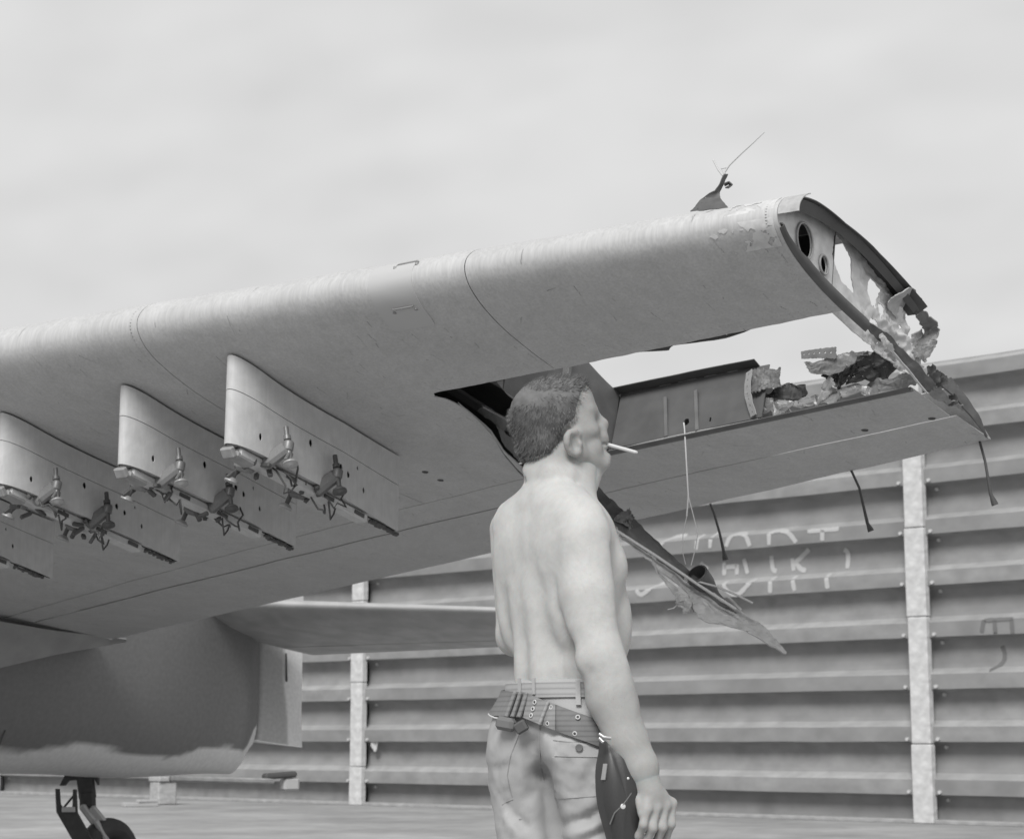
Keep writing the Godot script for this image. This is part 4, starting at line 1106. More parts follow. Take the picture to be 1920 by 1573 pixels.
func person() -> void:
	var t := thing("person", "shirtless person with cropped greying hair and a pistol belt, looking up at the torn wing", "person", MAN)
	var turn := Basis(R, Vector3.UP, F)
	var place := Transform3D(Basis.IDENTITY, MAN)
	# torso and arms
	var b := Blob.new(Vector3(-0.30, 0.80, -0.36), Vector3(0.36, 1.66, 0.36), 0.0078, 95.0)
	b.lump(bp(0, 1.10, 0.02), Vector3(0.152, 0.17, 0.106), turn)
	b.lump(bp(0, 1.29, 0.01), Vector3(0.162, 0.21, 0.118), turn)
	b.lump(bp(0, 1.385, 0.0), Vector3(0.172, 0.125, 0.108), turn)
	b.lump(bp(0.01, 1.20, 0.098), Vector3(0.11, 0.13, 0.060), turn)
	b.lump(bp(0.080, 1.325, 0.066), Vector3(0.075, 0.065, 0.045), turn)
	b.lump(bp(-0.085, 1.32, 0.075), Vector3(0.075, 0.06, 0.05), turn)
	for s in [-1.0, 1.0]:
		b.lump(bp(0.112 * s if s > 0 else -0.122, 1.28, -0.045), Vector3(0.042, 0.14, 0.050), turn)
		b.lump(bp(0.09 * s, 1.375, -0.080), Vector3(0.06, 0.085, 0.028), turn)
		b.limb(bp(0.036 * s, 1.00, -0.064), bp(0.034 * s, 1.28, -0.078), 0.026, 0.022)
		b.limb(bp(0.03 * s, 1.500, -0.022), bp(0.165 * s if s < 0 else 0.15, 1.466 if s < 0 else 1.432, -0.025), 0.042, 0.040)
		b.limb(bp(0.03 * s, 1.475, -0.045), bp(0.14 * s, 1.44, -0.05), 0.045, 0.042)
	# spine, armpit creases, shoulder blade edge
	b.limb(bp(0, 1.02, -0.110), bp(0, 1.22, -0.125), 0.020, 0.0045, true)
	b.limb(bp(0, 1.22, -0.125), bp(0, 1.42, -0.125), 0.018, 0.0025, true)
	b.limb(bp(0.05, 1.285, -0.125), bp(0.12, 1.27, -0.11), 0.03, 0.003, true)
	# neck
	b.limb(Vector3(0.0014, 1.4792, -0.005), Vector3(0.0092, 1.5877, 0), 0.066, 0.058)
	b.limb(Vector3(0.0357, 1.4774, 0.01), Vector3(0.0465, 1.56, 0), 0.042, 0.044)
	b.limb(Vector3(-0.0558, 1.5533, 0.012), Vector3(-0.0145, 1.5484, 0.056), 0.025, 0.022)
	b.limb(Vector3(-0.0145, 1.5484, 0.056), Vector3(0.0172, 1.5426, 0.062), 0.021, 0.015)
	b.limb(Vector3(-0.0555, 1.5564, -0.01), Vector3(-0.0349, 1.5595, -0.05), 0.024, 0.016)
	b.limb(Vector3(-0.0731, 1.5362, 0), Vector3(-0.0124, 1.522, 0.068), 0.010, 0.018, true)
	b.limb(Vector3(-0.0124, 1.522, 0.068), Vector3(0.0364, 1.5153, 0.072), 0.009, 0.006, true)
	# right arm, nearest the camera
	b.lump(Vector3(0.0516, 1.378, 0.165), Vector3(0.053, 0.066, 0.058))
	b.limb(Vector3(0.0503, 1.3823, 0.17), Vector3(0.0549, 1.2599, 0.185), 0.053, 0.050)
	b.limb(Vector3(0.0572, 1.2599, 0.185), Vector3(0.0861, 1.1162, 0.2), 0.053, 0.044)
	b.limb(Vector3(0.023, 1.3332, 0.16), Vector3(0.0401, 1.189, 0.19), 0.027, 0.026)
	b.limb(Vector3(0.0764, 1.3304, 0.19), Vector3(0.0775, 1.2118, 0.2), 0.027, 0.027)
	b.limb(Vector3(0.0862, 1.1208, 0.2), Vector3(0.1062, 1.0257, 0.205), 0.044, 0.048)
	b.limb(Vector3(0.1062, 1.0257, 0.205), Vector3(0.1393, 0.9361, 0.22), 0.050, 0.041)
	b.limb(Vector3(0.1393, 0.9361, 0.22), Vector3(0.1692, 0.8771, 0.23), 0.040, 0.0325)
	b.limb(Vector3(0.1692, 0.8771, 0.23), Vector3(0.1832, 0.8343, 0.236), 0.0325, 0.022)
	b.limb(Vector3(0.1163, 1.083, 0.22), Vector3(0.1324, 1.0023, 0.23), 0.026, 0.022)
	b.lump(Vector3(0.0492, 1.1063, 0.215), Vector3(0.016, 0.02, 0.018))
	b.limb(Vector3(0.0432, 1.0888, 0.25), Vector3(0.0607, 1.0798, 0.245), 0.010, 0.005, true)
	b.limb(Vector3(-0.0195, 1.3446, 0.14), Vector3(-0.0077, 1.2872, 0.14), 0.013, 0.010, true)
	b.limb(Vector3(0.1102, 1.3551, 0.18), Vector3(0.1143, 1.2138, 0.17), 0.011, 0.010, true)
	# left arm, mostly hidden: upper arm back, forearm forward to the belly
	b.limb(bp(-0.206, 1.435, -0.01), bp(-0.178, 1.18, -0.015), 0.053, 0.043)
	b.limb(bp(-0.172, 1.18, -0.015), bp(-0.10, 1.13, 0.17), 0.042, 0.032)
	b.done(func(p, d): return 0.0016 * noise.get_noise_3d(p.x * 22.0, p.y * 22.0, p.z * 22.0))
	var tone := func(p: Vector3) -> Color:
		# weathered neck, face and forearms, paler back
		var k := clampf((p.y - 1.54) / 0.05, 0.0, 1.0)
		if p.x > 0.0 and p.z > 0.12:
			k = maxf(k, 0.75 * clampf((1.16 - p.y) / 0.12, 0.0, 1.0))
		var s := lerpf(0.53, 0.33, k) * (1.0 + 0.06 * noise.get_noise_3d(p.x * 14.0, p.y * 14.0, p.z * 14.0) + 0.05 * noise.get_noise_3d(p.x * 45.0, p.y * 45.0, p.z * 45.0))
		return Color(s, s, s * 0.98)
	var mb := MB.new()
	mb.tinted = true
	b.net(mb, place, tone)
	# right hand
	var hb := Blob.new(Vector3(0.14, 0.62, 0.12), Vector3(0.30, 0.92, 0.32), 0.0036, 320.0)
	hb.limb(Vector3(0.1614, 0.8907, 0.228), Vector3(0.1702, 0.8726, 0.231), 0.028, 0.0325)
	hb.limb(Vector3(0.1702, 0.8726, 0.231), Vector3(0.1844, 0.8321, 0.236), 0.0325, 0.028)
	hb.limb(Vector3(0.18, 0.8478, 0.235), Vector3(0.19, 0.8208, 0.236), 0.026, 0.024)
	var kn := [Vector3(0.1775, 0.7902, 0.262), Vector3(0.1979, 0.792, 0.248), Vector3(0.2186, 0.7959, 0.232), Vector3(0.2338, 0.801, 0.216)]
	var mid := [Vector3(0.1699, 0.7593, 0.268), Vector3(0.19, 0.7521, 0.256), Vector3(0.2117, 0.7525, 0.24), Vector3(0.2314, 0.7585, 0.224)]
	var tip := [Vector3(0.1595, 0.734, 0.25), Vector3(0.1772, 0.72, 0.238), Vector3(0.2, 0.7181, 0.222), Vector3(0.2209, 0.7262, 0.206)]
	var end := [Vector3(0.1525, 0.7197, 0.232), Vector3(0.1681, 0.7033, 0.218), Vector3(0.1909, 0.7025, 0.203), Vector3(0.2116, 0.7108, 0.19)]
	for i in 4:
		var r: float = [0.0085, 0.0095, 0.0098, 0.0095][i]
		hb.limb(Vector3(0.1808, 0.8344, 0.238), kn[i], 0.018, 0.0105)
		hb.limb(kn[i], mid[i], r + 0.0012, r)
		hb.limb(mid[i], tip[i], r, r - 0.0008)
		hb.limb(tip[i], end[i], r - 0.0008, r - 0.002)
		hb.lump(kn[i] + Vector3(0.0, 0.002, -0.001), Vector3(0.010, 0.009, 0.009))
		if i < 3:
			hb.limb((kn[i] + kn[i + 1]) / 2 + Vector3(0.0, -0.008, 0.012), (mid[i] + mid[i + 1]) / 2 + Vector3(0, 0, 0.010), 0.0032, 0.002, true)
	hb.lump(Vector3(0.1969, 0.814, 0.234), Vector3(0.031, 0.027, 0.021), Basis(Vector3.UP, 0.5))
	hb.limb(Vector3(0.1839, 0.8205, 0.225), Vector3(0.2096, 0.7999, 0.215), 0.022, 0.018)
	hb.limb(Vector3(0.198, 0.8317, 0.222), Vector3(0.2278, 0.7911, 0.188), 0.016, 0.012)
	hb.limb(Vector3(0.2278, 0.7911, 0.188), Vector3(0.2281, 0.7532, 0.178), 0.0115, 0.0105)
	hb.limb(Vector3(0.2281, 0.7532, 0.178), Vector3(0.2183, 0.7261, 0.18), 0.010, 0.008)
	hb.limb(Vector3(0.1592, 0.8122, 0.25), Vector3(0.1672, 0.7813, 0.262), 0.008, 0.009)
	hb.done()
	hb.net(mb, place, tone)
	# head
	var hd := Blob.new(Vector3(-0.136, 1.4688, -0.13), Vector3(0.1395, 1.7756, 0.13), 0.0036, 190.0)
	skull(hd, 0.0)
	hd.limb(Vector3(0.0092, 1.5726, 0), Vector3(0.004, 1.5287, 0), 0.058, 0.060)
	hd.lump(Vector3(0.0445, 1.661, 0), Vector3(0.052, 0.075, 0.062))
	for s in [-1.0, 1.0]:
		hd.limb(Vector3(0.0375, 1.5928, 0.050 * s), Vector3(0.1015, 1.5754, 0.014 * s), 0.018, 0.015)
		hd.limb(Vector3(0.0303, 1.6340, 0.058 * s), Vector3(0.0387, 1.5903, 0.050 * s), 0.013, 0.017)
		hd.lump(Vector3(0.0638, 1.6453, 0.042 * s), Vector3(0.020, 0.016, 0.018))
		hd.lump(Vector3(0.0721, 1.6053, 0.028 * s), Vector3(0.024, 0.028, 0.024))
		hd.limb(Vector3(0.0728, 1.6992, 0.014 * s), Vector3(0.0616, 1.6954, 0.045 * s), 0.0115, 0.011)
		hd.lump(Vector3(0.0825, 1.6741, 0.030 * s), Vector3(0.013, 0.012, 0.016), Basis.IDENTITY, true, 0.010)
		hd.lump(Vector3(0.0713, 1.6716, 0.030 * s), Vector3(0.0125, 0.011, 0.012))
		hd.limb(Vector3(0.0640, 1.6791, 0.030 * s), Vector3(0.0800, 1.6779, 0.028 * s), 0.003, 0.003)
		hd.lump(Vector3(0.0972, 1.6541, 0.009 * s), Vector3(0.009, 0.007, 0.007))
	hd.lump(Vector3(0.0498, 1.7117, 0), Vector3(0.028, 0.045, 0.058))
	hd.limb(Vector3(0.0798, 1.6965, 0), Vector3(0.1021, 1.6711, 0), 0.009, 0.0105)
	hd.lump(Vector3(0.1046, 1.6698, 0), Vector3(0.0105, 0.010, 0.011))
	hd.limb(Vector3(0.092, 1.6534, 0), Vector3(0.0993, 1.6357, 0), 0.014, 0.012)
	hd.lump(Vector3(0.0994, 1.6382, 0), Vector3(0.013, 0.012, 0.022))
	hd.lump(Vector3(0.1043, 1.6294, 0), Vector3(0.0095, 0.0065, 0.016))
	hd.lump(Vector3(0.1042, 1.6155, 0), Vector3(0.010, 0.0065, 0.015))
	hd.limb(Vector3(0.1217, 1.6218, 0), Vector3(0.1007, 1.6184, 0.022), 0.003, 0.004, true)
	hd.limb(Vector3(0.1155, 1.6024, 0.02), Vector3(0.1176, 1.6084, -0.02), 0.005, 0.003, true)
	hd.lump(Vector3(0.1065, 1.589, 0), Vector3(0.016, 0.016, 0.018))
	hd.lump(Vector3(0.064, 1.5827, 0), Vector3(0.04, 0.022, 0.04))
	hd.limb(Vector3(0.0864, 1.5777, 0), Vector3(0.0563, 1.5349, 0), 0.024, 0.040)
	hd.limb(Vector3(0.0415, 1.56, 0), Vector3(0.0363, 1.5161, 0), 0.046, 0.044)
	# ears
	for s in [-1.0, 1.0]:
		var e := [Vector3(0.0314, 1.6309, 0.076), Vector3(0.0201, 1.6362, 0.084), Vector3(0.0078, 1.632, 0.09), Vector3(0.0007, 1.6216, 0.094), Vector3(0.0006, 1.6085, 0.094), Vector3(0.0047, 1.5973, 0.089), Vector3(0.0128, 1.5894, 0.084), Vector3(0.0239, 1.5856, 0.08)]
		for i in e.size() - 1:
			hd.limb(e[i] * Vector3(1, 1, s), e[i + 1] * Vector3(1, 1, s), 0.0036, 0.0036 if i < 5 else 0.005)
		hd.lump(Vector3(0.018, 1.6118, 0.08) * Vector3(1, 1, s), Vector3(0.011, 0.018, 0.007))
		hd.lump(Vector3(0.028, 1.589, 0.079) * Vector3(1, 1, s), Vector3(0.008, 0.006, 0.005))
		hd.lump(Vector3(0.0207, 1.6054, 0.093) * Vector3(1, 1, s), Vector3(0.007, 0.013, 0.012), Basis.IDENTITY, true, 0.012)
		hd.limb(Vector3(0.0116, 1.6245, 0.096) * Vector3(1, 1, s), Vector3(0.0096, 1.5973, 0.096) * Vector3(1, 1, s), 0.004, 0.004, true)
		hd.lump(Vector3(0.0331, 1.6074, 0.08) * Vector3(1, 1, s), Vector3(0.005, 0.006, 0.006))
	hd.done()
	var axis: Vector3 = Vector3(0.0015, 1.5349, 0)
	var look := Transform3D(Basis(Vector3.UP, 0.16), Vector3.ZERO)
	look.origin = axis - look.basis * axis
	hd.net(mb, place * look, tone)
	var skin_m := StandardMaterial3D.new()
	skin_m.vertex_color_use_as_albedo = true
	skin_m.roughness = 0.55
	skin_m.metallic_specular = 0.3
	skin_m.subsurf_scatter_enabled = true
	skin_m.subsurf_scatter_strength = 0.12
	skin_m.albedo_texture = tex["skin"]
	skin_m.uv1_triplanar = true
	skin_m.uv1_scale = Vector3.ONE * 4.0
	skin_m.normal_enabled = true
	skin_m.normal_texture = tex["pores"]
	skin_m.normal_scale = 0.12
	obj("body", mb, skin_m, t)
	hair(t, place * look)
	trousers(t, place, turn)
	# cigarette
	var lips: Vector3 = look * (Vector3(0.1128, 1.6212, 0.004))
	var far: Vector3 = Vector3(0.1849, 1.6043, -0.035)
	var c := thing("cigarette", "white cigarette between the lips of the shirtless person", "cigarette", MAN + lips)
	var cb := MB.new()
	var l := MAN + lips
	var g := MAN + far
	cb.tube([l, l.lerp(g, 0.93)], [0.0046], 12)
	obj("paper_tube", cb, paint(0.72, 0.8, "grain", 0.05), c)
	cb = MB.new()
	cb.tube([l.lerp(g, 0.9302), l.lerp(g, 0.97), g], [0.0046, 0.0043, 0.003], 10)
	obj("ash", cb, paint(0.55, 0.95, "grain", 0.02), c)

func skull(hd: Blob, grow: float) -> void:
	var tip := Basis(Vector3(0, 0, 1), 0.12)
	var g := Vector3(grow, grow, grow)
	hd.lump(Vector3(-0.0203, 1.6914, 0), Vector3(0.089, 0.082, 0.073) + g, tip)
	hd.lump(Vector3(0.0173, 1.7219, 0), Vector3(0.062, 0.055, 0.062) + g)
	hd.lump(Vector3(-0.043, 1.6281, 0), Vector3(0.054, 0.062, 0.058) + g)
	hd.lump(Vector3(-0.0604, 1.6863, 0), Vector3(0.052, 0.062, 0.060) + g)

func hair(t: Node3D, place: Transform3D) -> void:
	var line := PackedVector2Array([Vector2(0.0152, 1.8010), Vector2(0.0627, 1.7729), Vector2(0.0664, 1.7525), Vector2(0.0550, 1.7346), Vector2(0.0473, 1.7143), Vector2(0.0422, 1.6889), Vector2(0.0471, 1.6711), Vector2(0.0420, 1.6534), Vector2(0.0295, 1.6572), Vector2(0.0145, 1.6534), Vector2(0.0045, 1.6382), Vector2(0.0031, 1.6155), Vector2(-0.0032, 1.5978), Vector2(-0.0207, 1.5827), Vector2(-0.0481, 1.5751), Vector2(-0.0917, 1.5751), Vector2(-0.1478, 1.5978), Vector2(-0.1481, 1.8010)])
	var hb := Blob.new(Vector3(-0.1423, 1.5691, -0.11), Vector3(0.0795, 1.7845, 0.11), 0.0042, 200.0)
	skull(hb, 0.0025)
	hb.lump(Vector3(0.0249, 1.7423, 0), Vector3(0.040, 0.026, 0.050))
	hb.lump(Vector3(0.0438, 1.7576, 0), Vector3(0.019, 0.014, 0.042))
	var edge := {}
	hb.done(func(p, d):
		var key := Vector2(snappedf(p.x, 0.0001), snappedf(p.y, 0.0001))
		if not edge.has(key):
			edge[key] = inside(line, Vector2(p.x, p.y))
		var s: float = edge[key]
		var tuft := 0.0022 * noise.get_noise_3d(p.x * 46.0 - p.y * 20.0, p.y * 46.0, p.z * 46.0) + 0.0014 * noise.get_noise_3d(p.x * 150.0, p.y * 110.0, p.z * 150.0)
		return maxf(0.0, -s * 0.9) + clampf(0.006 - s * 0.4, 0.0, 0.006) + tuft)
	var mb := MB.new()
	mb.tinted = true
	hb.net(mb, place, func(p):
		var s := 0.115 + 0.05 * noise.get_noise_3d(p.x * 30.0, p.y * 30.0, p.z * 30.0) + 0.03 * clampf((p.y - 1.70) / 0.08, 0.0, 1.0)
		return Color(s, s, s))
	var m := StandardMaterial3D.new()
	m.vertex_color_use_as_albedo = true
	m.roughness = 0.75
	var brow := MB.new()
	brow.tube([place * (Vector3(0.0601, 1.6919, 0.056)), place * (Vector3(0.0705, 1.7003, 0.044)), place * (Vector3(0.0812, 1.7021, 0.026)), place * (Vector3(0.0855, 1.6991, 0.014))], [0.002, 0.0038, 0.0035, 0.0015], 6)
	var thick := paint(0.16, 0.9, "grain", 0.05)
	obj("eyebrow", brow, thick, t)
	obj("hair", mb, m, t)
	var spike := MB.new()
	spike.tube([Vector3.ZERO, Vector3(0, 0.6, 0.12), Vector3(0, 1.0, 0.4)], [0.030, 0.022, 0.004], 3, false)
	var sm := spike.mesh()
	var places := []
	var shades := []
	var inv := place.basis.transposed()
	var mid: Vector3 = Vector3(-0.0166, 1.6863, 0)
	for i in 9000:
		var j := rng.randi() % mb.v.size()
		var p := mb.v[j]
		var nrm := mb.n[j]
		var q := inv * (p - place.origin)
		var flow := place.basis * Vector3(0.9 if q.y > mid.y + 0.02 else -0.2, -0.9 if q.y < mid.y + 0.045 else 0.35, 0)
		var dir := (nrm * 0.06 + flow.normalized() * 0.9 + Vector3(rng.randf_range(-0.28, 0.28), rng.randf_range(-0.28, 0.28), rng.randf_range(-0.28, 0.28))).normalized()
		var x := dir.cross(nrm + Vector3(0.01, 0.02, 0.0)).normalized()
		var ln := rng.randf_range(0.008, 0.016)
		places.append(Transform3D(Basis(x * 0.016, dir * ln, x.cross(dir) * 0.016), p - nrm * 0.0015))
		var s := rng.randf_range(0.06, 0.17) if rng.randf() < 0.75 else rng.randf_range(0.17, 0.30)
		shades.append(Color(s, s, s))
	stuff("hair_strands", sm, m, places, t, shades)

func trousers(t: Node3D, place: Transform3D, turn: Basis) -> void:
	var b := Blob.new(Vector3(-0.30, 0.30, -0.32), Vector3(0.32, 1.13, 0.34), 0.0095, 85.0)
	b.lump(bp(0, 1.06, 0.012), Vector3(0.160, 0.12, 0.116), turn)
	var hips := Basis(Vector3(0.707, 0, 0.707), Vector3.UP, Vector3(0.707, 0, -0.707))
	b.lump(hp(0, 0.965, 0.0), Vector3(0.165, 0.11, 0.122), hips)
	for s in [-1.0, 1.0]:
		b.lump(hp(0.080 * s, 0.925, -0.052), Vector3(0.090, 0.110, 0.080), hips)
		b.limb(hp(0.092 * s, 0.88, -0.005), hp(0.100 * s, 0.48, 0.015), 0.103, 0.080)
		b.limb(hp(0.100 * s, 0.48, 0.015), hp(0.108 * s, 0.28, 0.0), 0.080, 0.076)
	# how the cloth folds on the side turned to the camera: from, to, width, depth
	var folds := [
		[Vector2(-0.0581, 0.9314), Vector2(-0.0389, 0.8620), 0.016, 0.014], [Vector2(-0.0389, 0.8620), Vector2(-0.0067, 0.7137), 0.022, 0.030], [Vector2(-0.0253, 0.9218), Vector2(0.0034, 0.8144), 0.012, -0.005],
		[Vector2(-0.0041, 0.7492), Vector2(0.0588, 0.7669), 0.012, 0.016], [Vector2(0.0588, 0.7669), Vector2(0.1256, 0.8072), 0.012, 0.018], [Vector2(0.0103, 0.7291), Vector2(0.1291, 0.7835), 0.010, -0.010], [Vector2(0.0246, 0.7055), Vector2(0.1337, 0.7574), 0.009, 0.013], [Vector2(0.0462, 0.6842), Vector2(0.1370, 0.7314), 0.010, -0.008],
		[Vector2(-0.0130, 0.9530), Vector2(0.0417, 0.9410), 0.008, 0.008], [Vector2(0.0502, 0.9386), Vector2(0.0914, 0.9218), 0.008, 0.008], [Vector2(-0.0447, 0.9674), Vector2(-0.0204, 0.9482), 0.008, 0.008], [Vector2(-0.0070, 0.9362), Vector2(0.0842, 0.9314), 0.007, -0.004],
		[Vector2(-0.1372, 0.9218), Vector2(-0.1468, 0.8382), 0.012, 0.006], [Vector2(-0.1249, 0.7930), Vector2(-0.0766, 0.7432), 0.010, 0.010], [Vector2(-0.1346, 0.7693), Vector2(-0.0923, 0.7196), 0.010, -0.007], [Vector2(-0.1565, 0.8668), Vector2(-0.1080, 0.8859), 0.008, 0.005],
		[Vector2(-0.0800, 0.9218), Vector2(-0.0620, 0.8203), 0.013, 0.007], [Vector2(-0.0958, 0.9338), Vector2(-0.0886, 0.8263), 0.012, -0.004], [Vector2(0.0619, 0.8787), Vector2(0.0420, 0.7966), 0.016, 0.005], [Vector2(0.0134, 0.8835), Vector2(0.0155, 0.8025), 0.012, 0.004], [Vector2(-0.0135, 0.8382), Vector2(0.0445, 0.8025), 0.010, 0.004]]
	b.done(func(p, d):
		var soft := 0.012 * noise.get_noise_3d(p.x * 4.5 + p.y * 3.0 + 5.0, p.y * 3.2, p.z * 4.5) * clampf((1.0 - p.y) * 6.0, 0.0, 1.0)
		var fold := soft + 0.0045 * noise.get_noise_3d(p.x * 9.0 + p.y * 4.0, p.y * 7.0, p.z * 9.0) + 0.0014 * noise.get_noise_3d(p.x * 30.0 + p.y * 12.0, p.y * 14.0, p.z * 30.0)
		var top := 0.0
		if p.y > 1.066:
			top = (p.y - 1.066) * 3.0
		if p.z > 0.0 and p.y < 1.02:
			var p2 := Vector2(p.x, p.y)
			for q in folds:
				var away := p2.distance_squared_to(Geometry2D.get_closest_point_to_segment(p2, q[0], q[1]))
				fold += q[3] * exp(-away / (q[2] * q[2]))
		var ridge := 0.0
		var g: Vector3 = p.rotated(Vector3(0, 0, 1), 0.5)
		ridge += 0.0042 * pow(1.0 - absf(noise.get_noise_3d(g.x * 5.0, g.y * 15.0, p.z * 6.0)), 3.0)
		g = p.rotated(Vector3(0, 0, 1), -0.65)
		ridge += 0.0036 * pow(1.0 - absf(noise.get_noise_3d(g.x * 6.0 + 9.0, g.y * 17.0, p.z * 6.0)), 3.0)
		ridge += 0.0012 * pow(1.0 - absf(noise.get_noise_3d(p.x * 22.0 + 3.0, p.y * 30.0, p.z * 22.0)), 2.0)
		fold -= (ridge - 0.004) * clampf((0.99 - p.y) * 9.0, 0.0, 1.0)
		return fold * clampf((1.08 - p.y) * 8.0, 0.15, 1.0) + top)
	var mb := MB.new()
	b.net(mb, place)
	var cloth := paint(0.52, 0.95, "twill", 0.05, "bumps", 0.5)
	cloth.detail_enabled = true
	cloth.detail_blend_mode = BaseMaterial3D.BLEND_MODE_MUL
	cloth.detail_albedo = tex["grain"]
	obj("trousers", mb, cloth, t)
	var on := func(px: Vector3, lift: float) -> Vector3:   # straight on to the cloth from behind him
		return MAN + b.meet(Vector3(px.x, px.y, 0.45), Vector3(0, 0, -1), lift)
	# seams and pocket edges
	for s in [[Vector3(-0.08, 0.98, 0.18),Vector3(-0.0987, 0.9396, 0.18),Vector3(-0.1139, 0.8994, 0.18),Vector3(-0.1209, 0.8593, 0.18),Vector3(-0.1162, 0.8307, 0.18),Vector3(-0.1081, 0.8044, 0.18)],[Vector3(-0.1081, 0.8044, 0.18),Vector3(-0.122, 0.7988, 0.18),Vector3(-0.136, 0.7896, 0.18)],[Vector3(-0.0485, 0.9707, 0.18),Vector3(-0.0486, 0.9223, 0.18),Vector3(-0.0452, 0.8764, 0.18),Vector3(-0.0291, 0.8193, 0.18)],[Vector3(-0.0172, 0.9074, 0.18),Vector3(0.0294, 0.9017, 0.18),Vector3(0.0761, 0.904, 0.18)],[Vector3(-0.0194, 0.9362, 0.18),Vector3(0.0238, 0.9315, 0.18),Vector3(0.0786, 0.9292, 0.18)]]:
		mb = MB.new()
		var p := []
		for i in s.size() - 1:
			for e in 5:
				p.append(on.call((s[i] as Vector3).lerp(s[i + 1], e / 5.0), 0.0002))
		mb.tube(p, [0.0011], 5)
		obj("seam", mb, paint(0.30, 0.95, "", 1.0), t)
	mb = MB.new()
	mb.plate(20, 8, func(u, v): return on.call((Vector3(-0.0147, 0.9327, 0.18)).lerp(Vector3(0.0809, 0.9281, 0.18), u).lerp((Vector3(-0.0172, 0.9017, 0.18)).lerp(Vector3(0.0784, 0.8994, 0.18), u), v), 0.0012), null, 0.0022)
	obj("pocket_flap", mb, cloth, t)
	mb = MB.new()
	mb.plate(20, 16, func(u, v): return on.call((Vector3(-0.0223, 0.8995, 0.2)).lerp(Vector3(0.0766, 0.8974, 0.22), u).lerp((Vector3(-0.0133, 0.8085, 0.2)).lerp(Vector3(0.0783, 0.8158, 0.22), u), v), 0.0005), null, 0.0022)
	obj("back_pocket", mb, cloth, t)
	mb = MB.new()
	var bt: Vector3 = on.call(Vector3(0.0365, 0.92, 0.18), 0.006)
	var bn := b.normal(bt - MAN)
	mb.lathe(bt, bn, [Vector2(-0.002, 0.008), Vector2(0.001, 0.0085), Vector2(0.002, 0.0075), Vector2(0.001, 0.006), Vector2(0.001, 0.0)], 16)
	obj("button", mb, paint(0.13, 0.5, ""), t)
	# trouser belt and loops
	var around := func(y: Callable, h: float, lift: float, a0: float, a1: float, n: int, rows: int, th: float) -> MB:
		var m := MB.new()
		m.plate(n, rows, func(u, v):
			var a := lerpf(a0, a1, u)
			var dir := Vector3(cos(a), 0, sin(a))
			var at := Vector3(0, 0, 0)
			var yy: float = 0.0
			var p := Vector3.ZERO
			for k in 3:
				yy = y.call(p) + (v - 0.5) * h
				p = b.meet(at + dir * 0.34 + Vector3(0, minf(yy, 1.055), 0), -dir, lift)
				p.y = yy
			return MAN + p, null, th)
		return m
	var web := paint(0.40, 0.85, "webbing", 0.05)
	mb = around.call(func(_p): return 1.047, 0.033, 0.004, 0.0, TAU, 90, 2, 0.003)
	obj("trouser_belt", mb, web, t)
	for px in [Vector3(-0.0936, 1.0522, 0.08), Vector3(-0.0616, 1.0514, 0.11), Vector3(0.0359, 1.0456, 0.15)]:
		mb = MB.new()
		var tall := 0.055 if px.x > 0.03 else 0.036
		var wide := 0.011 if px.x > 0.03 else 0.006
		mb.plate(2, 8, func(u, v):
			var q: Vector3 = on.call(Vector3(px.x + (u - 0.5) * wide, minf(px.y + 0.022 - v * tall, 1.055), 0), 0.0075)
			q.y = px.y + 0.022 - v * tall
			return q, null, 0.003)
		obj("belt_loop", mb, cloth, t)
	# pistol belt slung lower towards the holster
	var tilt := func(p): return 0.990 - 0.35 * clampf(p.x, -0.085, 1.0) - 0.06 * p.z
	mb = around.call(tilt, 0.056, 0.011, 0.0, TAU, 120, 4, 0.004)
	var olive := paint(0.19, 0.85, "webbing", 0.045)
	var belt := obj("pistol_belt", mb, olive, t)
	# second layer and its end
	mb = around.call(tilt, 0.0555, 0.0155, 1.66, 2.25, 24, 4, 0.003)
	obj("belt_end", mb, paint(0.27, 0.85, "webbing", 0.045), belt)
	var on_belt := func(x: float, along_y: float, lift: float) -> Vector3:
		var p := Vector3(x, 0, 0.12)
		for k in 3:
			p.y = tilt.call(p) + along_y
			p = b.meet(Vector3(x, minf(p.y, 1.055), 0.45), Vector3(0, 0, -1), lift)
		p.y = tilt.call(p) + along_y
		return p
	for q in [[-0.060, 0.016], [-0.064, 0.0], [-0.068, -0.016], [-0.024, 0.019], [-0.027, 0.0], [-0.032, -0.019], [0.034, 0.019], [0.027, -0.019]]:
		var p: Vector3 = on_belt.call(q[0], q[1], 0.0155 if q[0] > -0.04 else 0.0185)
		var nn := b.normal(p)
		mb = MB.new()
		var ring := []
		var x := nn.cross(Vector3.UP).normalized()
		var y := x.cross(nn)
		for i in 15:
			ring.append(MAN + p + (x * cos(TAU * i / 14.0) + y * sin(TAU * i / 14.0)) * 0.0042)
		mb.tube(ring, [0.0016], 6, false)
		obj("eyelet", mb, paint(0.55, 0.5, ""), belt)
		mb = MB.new()
		mb.disc(MAN + p, nn, 0.0035, 0.002, 8)
		obj("eyelet_hole", mb, paint(0.05, 0.8, ""), belt)
	# keepers and pouch on his left side
	for q in [[-0.086, 0.010, 0.058], [-0.100, 0.009, 0.058], [-0.113, 0.010, 0.060], [-0.040, 0.007, 0.055]]:
		mb = MB.new()
		var p: Vector3 = on_belt.call(q[0], 0.0, 0.020)
		var nn := b.normal(p)
		var x := nn.cross(Vector3(0.38, 1, 0)).normalized()
		mb.box(Transform3D(Basis(x, x.cross(nn).normalized() * -1.0, nn), MAN + p), Vector3(q[1], q[2], 0.008), 0.002)
		obj("belt_keeper", mb, paint(0.24 if q[0] < -0.05 else 0.34, 0.8, "webbing", 0.05), belt)
	mb = MB.new()
	var pp: Vector3 = on_belt.call(-0.124, -0.043, 0.020)
